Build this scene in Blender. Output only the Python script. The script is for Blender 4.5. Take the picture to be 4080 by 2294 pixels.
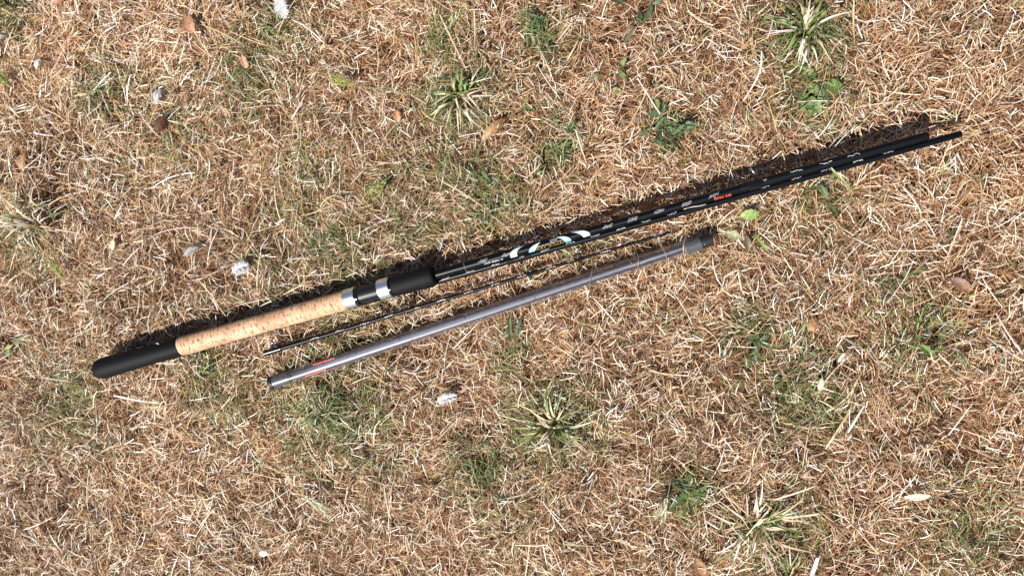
import bpy, math, random
import numpy as np
from mathutils import Vector, Matrix

for o in list(bpy.data.objects):
    bpy.data.objects.remove(o, do_unlink=True)
SC = bpy.context.scene
COL = SC.collection
rng = np.random.default_rng(7)
random.seed(7)

# ------------------------------------------------------------------ camera
TH = math.radians(10.0)          # tilt towards the butt end of the rod
DIST = 1.13                      # metres from lens to the grass at the picture's centre
FPX = 2968.0                     # focal length in photograph pixels (4080 wide)
cam = bpy.data.cameras.new('camera')
cam.sensor_width = 36.0
cam.lens = 36.0 * FPX / 4080.0
cam.clip_start = 0.01
cam.clip_end = 200.0
cam.dof.use_dof = True
cam.dof.focus_distance = 1.05
cam.dof.aperture_fstop = 6.5
camo = bpy.data.objects.new('camera', cam)
COL.objects.link(camo)
camo.location = (DIST * math.sin(TH), 0, DIST * math.cos(TH))
camo.rotation_euler = (0, TH, 0)
SC.camera = camo

# ------------------------------------------------------------------ sky and sun
EL = math.radians(50.0)
SHX, SHY = 0.42, 0.907           # the way shadows fall over the ground
W = bpy.data.worlds.new('World')
SC.world = W
W.use_nodes = True
nt = W.node_tree
bgn = nt.nodes['Background']
sky = nt.nodes.new('ShaderNodeTexSky')
sky.sky_type = 'NISHITA'
sky.sun_disc = False
sky.sun_elevation = EL
sky.sun_rotation = math.atan2(-SHX, -SHY)
nt.links.new(sky.outputs[0], bgn.inputs[0])
bgn.inputs[1].default_value = 0.05
sun = bpy.data.lights.new('sun', 'SUN')
sun.energy = 5.0
sun.angle = math.radians(0.5)
sun.color = (1.0, 0.955, 0.89)
suno = bpy.data.objects.new('sun', sun)
COL.objects.link(suno)
sd = Vector((SHX * math.cos(EL), SHY * math.cos(EL), -math.sin(EL)))
suno.rotation_euler = sd.to_track_quat('-Z', 'Y').to_euler()
suno.location = (-1, -2, 3)

SC.view_settings.view_transform = 'Standard'
SC.view_settings.look = 'None'
SC.view_settings.exposure = 0.72
SC.view_settings.gamma = 1.0
SC.view_settings.use_curve_mapping = False

SC.cycles.max_bounces = 8
SC.cycles.diffuse_bounces = 3
SC.cycles.glossy_bounces = 3
SC.cycles.transparent_max_bounces = 16

# ------------------------------------------------------------------ measuring
CAMP = Vector(camo.location)
CT, ST = math.cos(TH), math.sin(TH)
def P(px, py, z=0.0):
    """point at height z that the photograph shows at pixel (px, py) of 4080 x 2294"""
    lx, ly, lz = (px - 2040.0) / FPX, (1147.0 - py) / FPX, -1.0
    d = Vector((CT * lx + ST * lz, ly, -ST * lx + CT * lz))
    return CAMP + d * ((z - CAMP.z) / d.z)
S25 = 4080.0 / 2575.0
def Q(px, py, z=0.0):
    return P(px * S25, py * S25, z)
MPX = DIST / FPX                 # metres per photograph pixel at the centre

# ------------------------------------------------------------------ materials
def new_mat(name):
    m = bpy.data.materials.new(name)
    m.use_nodes = True
    t = m.node_tree
    return m, t, t.nodes['Principled BSDF']
def node(t, typ, **kw):
    n = t.nodes.new(typ)
    for k, v in kw.items():
        setattr(n, k, v)
    return n
def plain(name, col, rough=0.5, metal=0.0, spec=0.5, bump=0.0, bscale=400.0, var=0.0):
    m, t, b = new_mat(name)
    b.inputs['Roughness'].default_value = rough
    b.inputs['Metallic'].default_value = metal
    b.inputs['Specular IOR Level'].default_value = spec
    b.inputs['Base Color'].default_value = (*col, 1)
    if bump or var:
        tc = node(t, 'ShaderNodeTexCoord')
        nz = node(t, 'ShaderNodeTexNoise')
        nz.inputs['Scale'].default_value = bscale
        nz.inputs['Detail'].default_value = 4
        t.links.new(tc.outputs['Object'], nz.inputs['Vector'])
        if bump:
            bp = node(t, 'ShaderNodeBump')
            bp.inputs['Strength'].default_value = bump
            bp.inputs['Distance'].default_value = 0.0006
            t.links.new(nz.outputs['Fac'], bp.inputs['Height'])
            t.links.new(bp.outputs['Normal'], b.inputs['Normal'])
        if var:
            mx = node(t, 'ShaderNodeMixRGB')
            mx.inputs[1].default_value = (*[c * (1 - var) for c in col], 1)
            mx.inputs[2].default_value = (*[min(1, c * (1 + var)) for c in col], 1)
            t.links.new(nz.outputs['Fac'], mx.inputs[0])
            t.links.new(mx.outputs[0], b.inputs['Base Color'])
    return m
def attr_mat(name, rough, transl, spec=0.4, nscale=0.0):
    """colour comes from the per-blade attribute Col"""
    m, t, b = new_mat(name)
    a = node(t, 'ShaderNodeAttribute', attribute_name='Col')
    b.inputs['Roughness'].default_value = rough
    b.inputs['Specular IOR Level'].default_value = spec
    src = a.outputs['Color']
    if nscale:
        tc = node(t, 'ShaderNodeTexCoord')
        nz = node(t, 'ShaderNodeTexNoise')
        nz.inputs['Scale'].default_value = nscale
        nz.inputs['Detail'].default_value = 3
        t.links.new(tc.outputs['Object'], nz.inputs['Vector'])
        mr = node(t, 'ShaderNodeMapRange')
        mr.inputs[1].default_value = 0.3
        mr.inputs[2].default_value = 0.7
        mr.inputs[3].default_value = 0.55
        mr.inputs[4].default_value = 1.3
        t.links.new(nz.outputs['Fac'], mr.inputs[0])
        mx = node(t, 'ShaderNodeVectorMath', operation='SCALE')
        t.links.new(src, mx.inputs[0])
        t.links.new(mr.outputs[0], mx.inputs['Scale'])
        src = mx.outputs[0]
    t.links.new(src, b.inputs['Base Color'])
    tr = node(t, 'ShaderNodeBsdfTranslucent')
    t.links.new(src, tr.inputs['Color'])
    mix = node(t, 'ShaderNodeMixShader')
    mix.inputs[0].default_value = transl
    out = t.nodes['Material Output']
    t.links.new(b.outputs[0], mix.inputs[1])
    t.links.new(tr.outputs[0], mix.inputs[2])
    t.links.new(mix.outputs[0], out.inputs['Surface'])
    return m

M = {}
M['straw'] = attr_mat('dry_grass', 0.45, 0.16, 0.45)
M['green'] = attr_mat('green_grass', 0.45, 0.22, 0.45)
M['leaf'] = attr_mat('leaf', 0.55, 0.2, 0.4, 260.0)
M['feather'] = attr_mat('feather', 0.7, 0.35, 0.2)
M['foam'] = plain('foam', (0.0045, 0.0045, 0.006), 0.6, 0, 0.16, 0.5, 1800.0, 0.3)
M['blank'] = plain('rod_blank', (0.002, 0.0025, 0.004), 0.34, 0, 0.26, 0.08, 900.0)
M['blank_gloss'] = plain('gloss_black', (0.005, 0.005, 0.006), 0.16, 0, 0.5)
M['blank_dull'] = plain('dull_blank', (0.0025, 0.003, 0.0045), 0.42, 0, 0.22, 0.1, 1200.0)
M['seat'] = plain('reel_seat_plastic', (0.006, 0.007, 0.009), 0.42, 0, 0.4, 0.15, 1500.0)
M['steel'] = plain('bright_steel', (0.85, 0.85, 0.87), 0.36, 1.0, 0.5, 0.1, 900.0)
M['white'] = plain('white_print_and_glints', (0.78, 0.79, 0.82), 0.4)
M['silver'] = plain('silver_print', (0.66, 0.72, 0.80), 0.35, 0.0, 0.5)
M['grey'] = plain('grey_print', (0.16, 0.16, 0.17), 0.5, 0, 0.4, 0, 3000.0, 0.9)
M['gold'] = plain('gold_print', (0.55, 0.38, 0.12), 0.35, 0.2)
M['orange'] = plain('orange_print', (0.72, 0.11, 0.03), 0.4)
M['print'] = attr_mat('gradient_print', 0.32, 0.0, 0.5)
M['red'] = plain('red_paint', (0.75, 0.06, 0.04), 0.4)
M['cap'] = plain('cap_rubber', (0.012, 0.013, 0.014), 0.5, 0, 0.4, 0.2, 900)
M['plug'] = plain('plug_plastic', (0.035, 0.045, 0.06), 0.35, 0, 0.5)
M['wire'] = plain('guide_wire', (0.012, 0.012, 0.013), 0.25, 0.0, 0.6)
M['glare'] = plain('grey_tube_glare', (0.15, 0.155, 0.20), 0.5, 0, 0.5, 0.4, 600, 0.25)  # pale grey of the glare inside the tube, set as surface colour

def cork_mat():
    m, t, b = new_mat('cork')
    uv = node(t, 'ShaderNodeUVMap')
    mp = node(t, 'ShaderNodeMapping')
    mp.inputs['Scale'].default_value = (260, 110, 1)
    t.links.new(uv.outputs[0], mp.inputs[0])
    n1 = node(t, 'ShaderNodeTexNoise'); n1.inputs['Scale'].default_value = 1.0; n1.inputs['Detail'].default_value = 6
    n1.inputs['Roughness'].default_value = 0.65
    t.links.new(mp.outputs[0], n1.inputs['Vector'])
    r1 = node(t, 'ShaderNodeValToRGB')
    r1.color_ramp.elements[0].position = 0.40; r1.color_ramp.elements[0].color = (0, 0, 0, 1)
    r1.color_ramp.elements[1].position = 0.46; r1.color_ramp.elements[1].color = (1, 1, 1, 1)
    t.links.new(n1.outputs['Fac'], r1.inputs[0])
    mp2 = node(t, 'ShaderNodeMapping'); mp2.inputs['Scale'].default_value = (30, 60, 1)
    t.links.new(uv.outputs[0], mp2.inputs[0])
    n2 = node(t, 'ShaderNodeTexNoise'); n2.inputs['Scale'].default_value = 1.0; n2.inputs['Detail'].default_value = 3
    t.links.new(mp2.outputs[0], n2.inputs['Vector'])
    oi = node(t, 'ShaderNodeObjectInfo')
    ad = node(t, 'ShaderNodeMath', operation='ADD')
    t.links.new(n2.outputs['Fac'], ad.inputs[0])
    sc = node(t, 'ShaderNodeMath', operation='MULTIPLY_ADD')
    sc.inputs[1].default_value = 0.7; sc.inputs[2].default_value = -0.35
    t.links.new(oi.outputs['Random'], sc.inputs[0])
    t.links.new(sc.outputs[0], ad.inputs[1])
    c2 = node(t, 'ShaderNodeValToRGB')
    c2.color_ramp.elements[0].position = 0.2; c2.color_ramp.elements[0].color = (0.46, 0.25, 0.145, 1)
    c2.color_ramp.elements[1].position = 0.85; c2.color_ramp.elements[1].color = (0.62, 0.41, 0.255, 1)
    t.links.new(ad.outputs[0], c2.inputs[0])
    # fine growth lines running round the handle, wavy
    wv = node(t, 'ShaderNodeTexWave', wave_type='BANDS', bands_direction='X')
    wv.inputs['Scale'].default_value = 1.0; wv.inputs['Distortion'].default_value = 5.0
    wv.inputs['Detail'].default_value = 3.0; wv.inputs['Detail Scale'].default_value = 1.5
    mp3 = node(t, 'ShaderNodeMapping'); mp3.inputs['Scale'].default_value = (70, 10, 1)
    t.links.new(uv.outputs[0], mp3.inputs[0]); t.links.new(mp3.outputs[0], wv.inputs['Vector'])
    wr = node(t, 'ShaderNodeMapRange')
    wr.inputs[1].default_value = 0.0; wr.inputs[2].default_value = 0.09
    wr.inputs[3].default_value = 0.62; wr.inputs[4].default_value = 1.0
    t.links.new(wv.outputs['Fac'], wr.inputs[0])
    vm = node(t, 'ShaderNodeVectorMath', operation='SCALE')
    t.links.new(c2.outputs[0], vm.inputs[0]); t.links.new(wr.outputs[0], vm.inputs['Scale'])
    mx = node(t, 'ShaderNodeMixRGB')
    mx.inputs[1].default_value = (0.20, 0.09, 0.035, 1)
    t.links.new(r1.outputs[0], mx.inputs[0]); t.links.new(vm.outputs[0], mx.inputs[2])
    t.links.new(mx.outputs[0], b.inputs['Base Color'])
    bp = node(t, 'ShaderNodeBump'); bp.inputs['Strength'].default_value = 0.5; bp.inputs['Distance'].default_value = 0.0004
    t.links.new(r1.outputs[0], bp.inputs['Height']); t.links.new(bp.outputs[0], b.inputs['Normal'])
    b.inputs['Roughness'].default_value = 0.6
    b.inputs['Specular IOR Level'].default_value = 0.35
    return m
M['cork'] = cork_mat()

def clear_mat():
    m, t, b = new_mat('scuffed_clear_plastic')
    out = t.nodes['Material Output']
    tr = node(t, 'ShaderNodeBsdfTransparent'); tr.inputs[0].default_value = (0.97, 0.965, 0.97, 1)
    df = node(t, 'ShaderNodeBsdfDiffuse'); df.inputs[0].default_value = (0.42, 0.40, 0.42, 1)
    gl = node(t, 'ShaderNodeBsdfGlossy'); gl.inputs['Roughness'].default_value = 0.3
    uv = node(t, 'ShaderNodeUVMap')
    mp = node(t, 'ShaderNodeMapping'); mp.inputs['Scale'].default_value = (120, 260, 1)
    mp.inputs['Rotation'].default_value = (0, 0, 0.5)
    t.links.new(uv.outputs[0], mp.inputs[0])
    nz = node(t, 'ShaderNodeTexNoise'); nz.inputs['Scale'].default_value = 1.0; nz.inputs['Detail'].default_value = 6
    nz.inputs['Roughness'].default_value = 0.7
    t.links.new(mp.outputs[0], nz.inputs['Vector'])
    mr = node(t, 'ShaderNodeMapRange')
    mr.inputs[1].default_value = 0.4; mr.inputs[2].default_value = 0.75
    mr.inputs[3].default_value = 0.025; mr.inputs[4].default_value = 0.11
    t.links.new(nz.outputs['Fac'], mr.inputs[0])
    m1 = node(t, 'ShaderNodeMixShader')
    t.links.new(mr.outputs[0], m1.inputs[0])
    t.links.new(tr.outputs[0], m1.inputs[1]); t.links.new(df.outputs[0], m1.inputs[2])
    lw = node(t, 'ShaderNodeLayerWeight'); lw.inputs[0].default_value = 0.12
    fr = node(t, 'ShaderNodeMath', operation='MULTIPLY_ADD'); fr.inputs[1].default_value = 0.35; fr.inputs[2].default_value = 0.005
    t.links.new(lw.outputs['Facing'], fr.inputs[0])
    m2 = node(t, 'ShaderNodeMixShader')
    t.links.new(fr.outputs[0], m2.inputs[0])
    t.links.new(m1.outputs[0], m2.inputs[1]); t.links.new(gl.outputs[0], m2.inputs[2])
    t.links.new(m2.outputs[0], out.inputs['Surface'])
    return m
M['clear'] = clear_mat()

def soil_mat():
    m, t, b = new_mat('soil_and_thatch')
    tc = node(t, 'ShaderNodeTexCoord')
    n1 = node(t, 'ShaderNodeTexNoise'); n1.inputs['Scale'].default_value = 160; n1.inputs['Detail'].default_value = 8
    n2 = node(t, 'ShaderNodeTexNoise'); n2.inputs['Scale'].default_value = 9; n2.inputs['Detail'].default_value = 4
    t.links.new(tc.outputs['Object'], n1.inputs['Vector']); t.links.new(tc.outputs['Object'], n2.inputs['Vector'])
    r = node(t, 'ShaderNodeValToRGB')
    r.color_ramp.elements[0].position = 0.36; r.color_ramp.elements[0].color = (0.028, 0.016, 0.009, 1)
    r.color_ramp.elements[1].position = 0.72; r.color_ramp.elements[1].color = (0.24, 0.13, 0.055, 1)
    t.links.new(n1.outputs['Fac'], r.inputs[0])
    mx = node(t, 'ShaderNodeMixRGB', blend_type='MULTIPLY'); mx.inputs[0].default_value = 0.5
    t.links.new(r.outputs[0], mx.inputs[1]); t.links.new(n2.outputs['Fac'], mx.inputs[2])
    t.links.new(mx.outputs[0], b.inputs['Base Color'])
    bp = node(t, 'ShaderNodeBump'); bp.inputs['Strength'].default_value = 0.8; bp.inputs['Distance'].default_value = 0.004
    t.links.new(n1.outputs['Fac'], bp.inputs['Height']); t.links.new(bp.outputs[0], b.inputs['Normal'])
    b.inputs['Roughness'].default_value = 0.95
    b.inputs['Specular IOR Level'].default_value = 0.1
    return m
M['soil'] = soil_mat()

# ------------------------------------------------------------------ object helpers
ORG = {}
def tag(o, label=None, cat=None, group=None, kind=None):
    if label: o['label'] = label
    if cat: o['category'] = cat
    if group: o['group'] = group
    if kind: o['kind'] = kind
    return o
def thing(name, loc, label, cat, group=None):
    o = bpy.data.objects.new(name, None)
    o.empty_display_size = 0.02
    COL.objects.link(o)
    o.location = loc
    ORG[o] = Vector(loc)
    return tag(o, label, cat, group)
def mk(name, verts, faces, mat, parent=None, smooth=True, col=None, uv=None, org=None, sharp=False):
    """one mesh object; verts are world coordinates, kept relative to the thing's base"""
    v = np.asarray(verts, dtype=np.float64).reshape(-1, 3)
    if parent is not None:
        og = ORG[parent]
    elif org is not None:
        og = Vector(org)
    else:
        og = Vector((float(v[:, 0].mean()), float(v[:, 1].mean()), float(v[:, 2].min())))
    v = v - np.array(og)
    me = bpy.data.meshes.new(name)
    me.from_pydata(v.tolist(), [], [tuple(int(i) for i in f) for f in faces])
    if smooth:
        me.polygons.foreach_set('use_smooth', [True] * len(me.polygons))
    if sharp:
        me.set_sharp_from_angle(angle=math.radians(22))
    if col is not None:
        c = np.asarray(col, dtype=np.float32)
        if c.ndim == 1:
            c = np.tile(c, (len(v), 1))
        a = me.color_attributes.new('Col', 'FLOAT_COLOR', 'POINT')
        a.data.foreach_set('color', np.hstack([c[:, :3], np.ones((len(c), 1), np.float32)]).ravel())
    if uv is not None:
        ul = me.uv_layers.new(name='UVMap')
        li = np.zeros(len(me.loops), dtype=np.int32)
        me.loops.foreach_get('vertex_index', li)
        ul.data.foreach_set('uv', np.asarray(uv, dtype=np.float32)[li].ravel())
    me.materials.append(M[mat] if isinstance(mat, str) else mat)
    me.update()
    o = bpy.data.objects.new(name, me)
    COL.objects.link(o)
    if parent is not None:
        o.parent = parent
        ORG[o] = og
    else:
        o.location = og
        ORG[o] = og
    return o

class Axis:
    """straight axis of a rod from A to B"""
    def __init__(s, A, B, k=1.0):
        s.A, s.B, s.k = Vector(A), Vector(B), k
        s.L = (s.B - s.A).length
        s.d = (s.B - s.A).normalized()
        s.n = Vector((0, 0, 1)).cross(s.d).normalized()      # level, towards the picture's top
        s.u = s.d.cross(s.n).normalized()                    # upwards
    def at(s, t):
        return s.A + s.d * t
    def pt(s, t, r, phi):                                    # phi 0 = up, positive = towards n
        r = r * s.k
        return s.A + s.d * t + (s.u * math.cos(phi) + s.n * math.sin(phi)) * r
    def s_of(s, px, py):                                     # metres along, for a photograph pixel near the axis
        p = P(px, py, s.at(s.L * 0.5).z)
        for _ in range(3):
            t = (p - s.A).dot(s.d)
            p = P(px, py, s.at(t).z)
        return (p - s.A).dot(s.d)
    def sv(s, px, py, r):                                    # (along, angle) of the surface point seen at a pixel
        t = s.s_of(px, py)
        phi = 0.0
        for _ in range(6):
            z = s.at(t).z + r * s.k * math.cos(phi)
            p = P(px, py, z)
            t = (p - s.A).dot(s.d)
            v = (p - s.A).dot(s.n)
            phi = math.asin(max(-0.98, min(0.98, v / (r * s.k))))
        return t, phi

def lathe(name, ax, prof, mat, parent, seg=28, caps=(True, True)):
    v, f, uv = [], [], []
    for (t, r) in prof:
        for k in range(seg):
            a = 2 * math.pi * (k / seg) + math.pi
            v.append(ax.pt(t, r, a))
            uv.append((t, (k / seg) * 2 * math.pi * 0.0135))
    n = len(prof)
    for i in range(n - 1):
        for k in range(seg):
            k2 = (k + 1) % seg
            f.append((i * seg + k, (i + 1) * seg + k, (i + 1) * seg + k2, i * seg + k2))
    if caps[0]: f.append(tuple(range(seg)))
    if caps[1]: f.append(tuple((n - 1) * seg + k for k in reversed(range(seg))))
    return mk(name, v, f, mat, parent, uv=uv, sharp=True)

def tubepath(pts, radii, seg=8):
    pts = [Vector(p) for p in pts]
    v, f = [], []
    n = len(pts)
    if not hasattr(radii, '__len__'): radii = [radii] * n
    prev = None
    for i, p in enumerate(pts):
        d = (pts[min(i + 1, n - 1)] - pts[max(i - 1, 0)]).normalized()
        ref = Vector((0, 0, 1)) if abs(d.z) < 0.95 else Vector((1, 0, 0))
        if prev is not None:
            a = (prev - d * prev.dot(d)).normalized()
        else:
            a = ref.cross(d).normalized()
        prev = a
        b = d.cross(a)
        for k in range(seg):
            q = 2 * math.pi * k / seg
            v.append(p + (a * math.cos(q) + b * math.sin(q)) * radii[i])
    for i in range(n - 1):
        for k in range(seg):
            k2 = (k + 1) % seg
            f.append((i * seg + k, i * seg + k2, (i + 1) * seg + k2, (i + 1) * seg + k))
    f.append(tuple(reversed(range(seg))))
    f.append(tuple((n - 1) * seg + k for k in range(seg)))
    return v, f

def join(parts):
    V, F = [], []
    for v, f in parts:
        o = len(V)
        V += list(v)
        F += [tuple(i + o for i in q) for q in f]
    return V, F

def spline(pts, n):
    """smooth curve through points (Catmull-Rom)"""
    pts = [Vector(p) for p in pts]
    if len(pts) == 2:
        return [pts[0].lerp(pts[1], i / n) for i in range(n + 1)]
    e = [pts[0] * 2 - pts[1]] + pts + [pts[-1] * 2 - pts[-2]]
    out = []
    m = len(pts) - 1
    for i in range(n + 1):
        u = i / n * m
        k = min(int(u), m - 1)
        t = u - k
        p0, p1, p2, p3 = e[k], e[k + 1], e[k + 2], e[k + 3]
        out.append(0.5 * ((2 * p1) + (p2 - p0) * t + (2 * p0 - 5 * p1 + 4 * p2 - p3) * t * t + (3 * p1 - p0 - 3 * p2 + p3) * t ** 3))
    return out

# ------------------------------------------------------------------ noise for the ground
def vnoise(x, y, scale, seed):
    g = np.random.default_rng(seed).random((64, 64))
    X, Y = np.asarray(x) * scale + 1000.0, np.asarray(y) * scale + 1000.0
    xi, yi = np.floor(X).astype(int), np.floor(Y).astype(int)
    fx, fy = X - xi, Y - yi
    fx, fy = fx * fx * (3 - 2 * fx), fy * fy * (3 - 2 * fy)
    a, b = g[xi % 64, yi % 64], g[(xi + 1) % 64, yi % 64]
    c, d = g[xi % 64, (yi + 1) % 64], g[(xi + 1) % 64, (yi + 1) % 64]
    return (a * (1 - fx) + b * fx) * (1 - fy) + (c * (1 - fx) + d * fx) * fy
def hgt(x, y):
    """top of the soil below the thatch"""
    return -0.026 + 0.014 * (vnoise(x, y, 9, 1) - 0.5) + 0.012 * (vnoise(x, y, 27, 2) - 0.5) + 0.006 * (vnoise(x, y, 70, 3) - 0.5)

# ------------------------------------------------------------------ rod axes (needed before the grass is laid)
AX_BUTT = Axis(P(382, 1475, 0.027), P(3698, 541, 0.036), 1.13)
AX_MID = Axis(P(560, 1452, 0.011), P(3830, 533, 0.031))
AX_TIP = Axis(P(1053, 1407, 0.010), P(2672, 924, 0.016))
AX_TUBE = Axis(P(1076, 1527, 0.013), P(2840, 952, 0.015))
R_TUBE = 0.0106
def r_at(ax, px_a, px_b, ra, rb, t):
    return ra + (rb - ra) * t / ax.L
CLEAR = [(AX_BUTT, 0.0155, 0.0065, 0.41), (AX_MID, 0.0055, 0.0046, 1.0), (AX_TIP, 0.0043, 0.0020, 1.0), (AX_TUBE, R_TUBE, R_TUBE, 1.0)]

def duck(V):
    """grass that would run through a rod is pressed down below it"""
    for ax, ra, rb, fr in CLEAR:
        A = np.array(ax.A); d = np.array(ax.d); n = np.array(ax.n)
        rel = V - A
        t = rel @ d
        w = rel @ n
        q = np.clip(t / ax.L, 0, 1)
        r = np.where(q < fr, ra, rb) if fr < 1 else ra + (rb - ra) * q
        r = r + 0.0006
        m = (np.abs(w) < r) & (t > -0.012) & (t < ax.L + 0.002)
        zc = A[2] + q * ax.L * d[2]
        lim = zc - np.sqrt(np.clip(r * r - w * w, 0, None)) - 0.0008
        aw = np.abs(w)
        near = (aw >= r) & (aw < r + 0.016) & (t > -0.012) & (t < ax.L + 0.002)
        lim = np.where(near, zc - 0.6 * r + (aw - r) * 1.3, lim)
        m = m | near
        V[:, 2] = np.where(m & (V[:, 2] > lim), lim, V[:, 2])
    return V

def ribbons(base, az, length, width, pitch, yawc, pitc, roll, seg, col, tipcol=None, taper=0.75, blunt=0.25):
    N = len(az)
    pos = base.copy()
    V = np.zeros((N, seg + 1, 2, 3))
    step = (length / seg)[:, None]
    for k in range(seg + 1):
        t = k / seg
        ya = az + yawc * t
        pi = pitch + pitc * t
        tan = np.stack([np.cos(pi) * np.cos(ya), np.cos(pi) * np.sin(ya), np.sin(pi)], 1)
        hor = np.stack([-np.sin(ya), np.cos(ya), np.zeros(N)], 1)
        up = np.cross(tan, hor)
        side = hor * np.cos(roll)[:, None] + up * np.sin(roll)[:, None]
        w = width * (1 - taper * t ** 2) * (blunt + (1 - blunt) * min(1.0, t * 4 + 0.3)) * 0.5
        V[:, k, 0] = pos - side * w[:, None]
        V[:, k, 1] = pos + side * w[:, None]
        pos = pos + tan * step
    C = np.repeat(col[:, None, :], (seg + 1), 1)
    if tipcol is not None:
        tt = np.linspace(0, 1, seg + 1)[None, :, None]
        C = C * (1 - tt) + tipcol[:, None, :] * tt
    C = np.repeat(C[:, :, None, :], 2, 2)
    return V, C

def ribbon_mesh(name, groups, mat, parent=None, do_duck=True):
    vs, cs, fs, off = [], [], [], 0
    for V, C in groups:
        N, K = V.shape[0], V.shape[1]
        idx = np.arange(N * K * 2).reshape(N, K, 2) + off
        q = np.stack([idx[:, :-1, 0], idx[:, 1:, 0], idx[:, 1:, 1], idx[:, :-1, 1]], -1).reshape(-1, 4)
        vs.append(V.reshape(-1, 3)); cs.append(C.reshape(-1, 3)); fs.append(q)
        off += N * K * 2
    v = np.concatenate(vs); c = np.concatenate(cs); f = np.concatenate(fs)
    if do_duck:
        v = duck(v)
    me = bpy.data.meshes.new(name)
    me.vertices.add(len(v)); me.vertices.foreach_set('co', v.astype(np.float32).ravel())
    me.loops.add(f.size); me.loops.foreach_set('vertex_index', f.astype(np.int32).ravel())
    me.polygons.add(len(f)); me.polygons.foreach_set('loop_start', np.arange(0, f.size, 4, dtype=np.int32))
    me.polygons.foreach_set('use_smooth', np.ones(len(f), dtype=bool))
    me.update(calc_edges=True)
    a = me.color_attributes.new('Col', 'FLOAT_COLOR', 'POINT')
    a.data.foreach_set('color', np.hstack([np.clip(c, 0, 1), np.ones((len(c), 1))]).astype(np.float32).ravel())
    me.materials.append(M[mat])
    o = bpy.data.objects.new(name, me)
    COL.objects.link(o)
    return o

# ================================================================== THE GROUND
def ground():
    e = np.concatenate([-np.geomspace(40, 1.6, 26), np.linspace(-1.5, 1.5, 190), np.geomspace(1.6, 40, 26)])
    X, Y = np.meshgrid(e, e, indexing='ij')
    Z = hgt(X, Y)
    n = len(e)
    v = np.stack([X, Y, Z], -1).reshape(-1, 3)
    i = np.arange(n * n).reshape(n, n)
    f = np.stack([i[:-1, :-1], i[1:, :-1], i[1:, 1:], i[:-1, 1:]], -1).reshape(-1, 4)
    o = mk('ground', v, f, 'soil', org=(0, 0, 0))
    tag(o, kind='structure')
ground()

# ------------------------------------------------------------------ where the grass is green, dark or coarse (2575-wide pixels)
GREEN = [(250, 215, 75, .5), (640, 195, 80, .55), (700, 70, 70, .5), (1130, 85, 55, .6), (1165, 250, 85, .7), (1370, 90, 55, .45),
         (1690, 325, 55, .3), (1400, 370, 65, .4), (1130, 440, 70, .5), (1230, 500, 75, .5), (870, 610, 75, .45), (70, 610, 70, .6),
         (830, 1030, 115, .8), (520, 935, 60, .45), (170, 1030, 100, .45), (1390, 1060, 95, .55), (1290, 900, 40, .5), (1210, 1185, 65, .5),
         (1900, 860, 60, .35), (2030, 860, 60, .35), (2020, 1000, 90, .35), (2300, 840, 90, .35), (1960, 1330, 90, .45), (1735, 1245, 45, .5),
         (2010, 80, 75, .6), (2050, 240, 80, .35), (2070, 500, 60, .35), (1480, 620, 40, .3), (990, 470, 80, .25), (560, 1010, 90, .35),
         (430, 330, 110, .3), (1060, 560, 70, .25), (700, 730, 60, .2), (30, 40, 60, .5), (2420, 1320, 90, .3), (1260, 1290, 80, .25), (880, 800, 90, .3),
         (760, 470, 110, .22), (960, 1160, 70, .2)]
GC = [(Q(x, y), r * S25 * MPX * 1.05, s) for x, y, r, s in GREEN]
SPOTS = [(1692, 325, 50, .93), (1395, 345, 40, .8), (1732, 1243, 42, .93), (1362, 88, 42, .8), (1340, 55, 30, .8), (1228, 488, 42, .8), (2055, 228, 45, .85), (2040, 262, 36, .85),
         (2262, 700, 40, .7), (2345, 855, 45, .75), (515, 928, 38, .8), (1298, 880, 36, .8), (1905, 845, 40, .7), (1215, 1180, 48, .9), (1590, 25, 40, .8), (605, 208, 36, .7), (2075, 470, 36, .7),
         (1415, 618, 24, .8), (1370, 405, 36, .8), (25, 870, 30, .7), (2010, 95, 62, .8), (1395, 1065, 62, .75), (1895, 1310, 62, .7), (1165, 255, 62, .7), (120, 500, 70, .85), (835, 1035, 75, .8),
         (430, 330, 45, .7), (1550, 75, 30, .8), (1900, 585, 40, .8), (1230, 540, 40, .6), (680, 60, 45, .6), (30, 30, 60, .7), (330, 1290, 45, .6), (620, 1280, 40, .6), (700, 1120, 36, .6), (110, 380, 60, .5),
         (1980, 1430, 45, .7), (2080, 1030, 50, .5), (1640, 40, 30, .5), (2390, 1310, 70, .5), (1130, 90, 40, .6)]
HOLLOWS = [(Q(x, y), r * S25 * MPX, s) for x, y, r, s in SPOTS]
def greenness(x, y):
    g = np.zeros(len(x))
    for c, r, s in GC:
        g = np.maximum(g, s * np.exp(-((x - c.x) ** 2 + (y - c.y) ** 2) / (r * r) * 1.1))
    return np.clip(g * (0.35 + 1.3 * vnoise(x, y, 40, 21)), 0, 0.95)
COARSE = [(330, 90, 330, 1.0), (120, 250, 200, .8), (60, 560, 150, .7), (420, 1250, 300, .5), (1850, 1310, 120, .6), (2450, 450, 260, .4)]
CC = [(Q(x, y), r * S25 * MPX * 1.05, s) for x, y, r, s in COARSE]
def coarseness(x, y):
    g = np.zeros(len(x))
    for c, r, s in CC:
        g = np.maximum(g, s * np.exp(-((x - c.x) ** 2 + (y - c.y) ** 2) / (r * r)))
    return g

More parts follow.
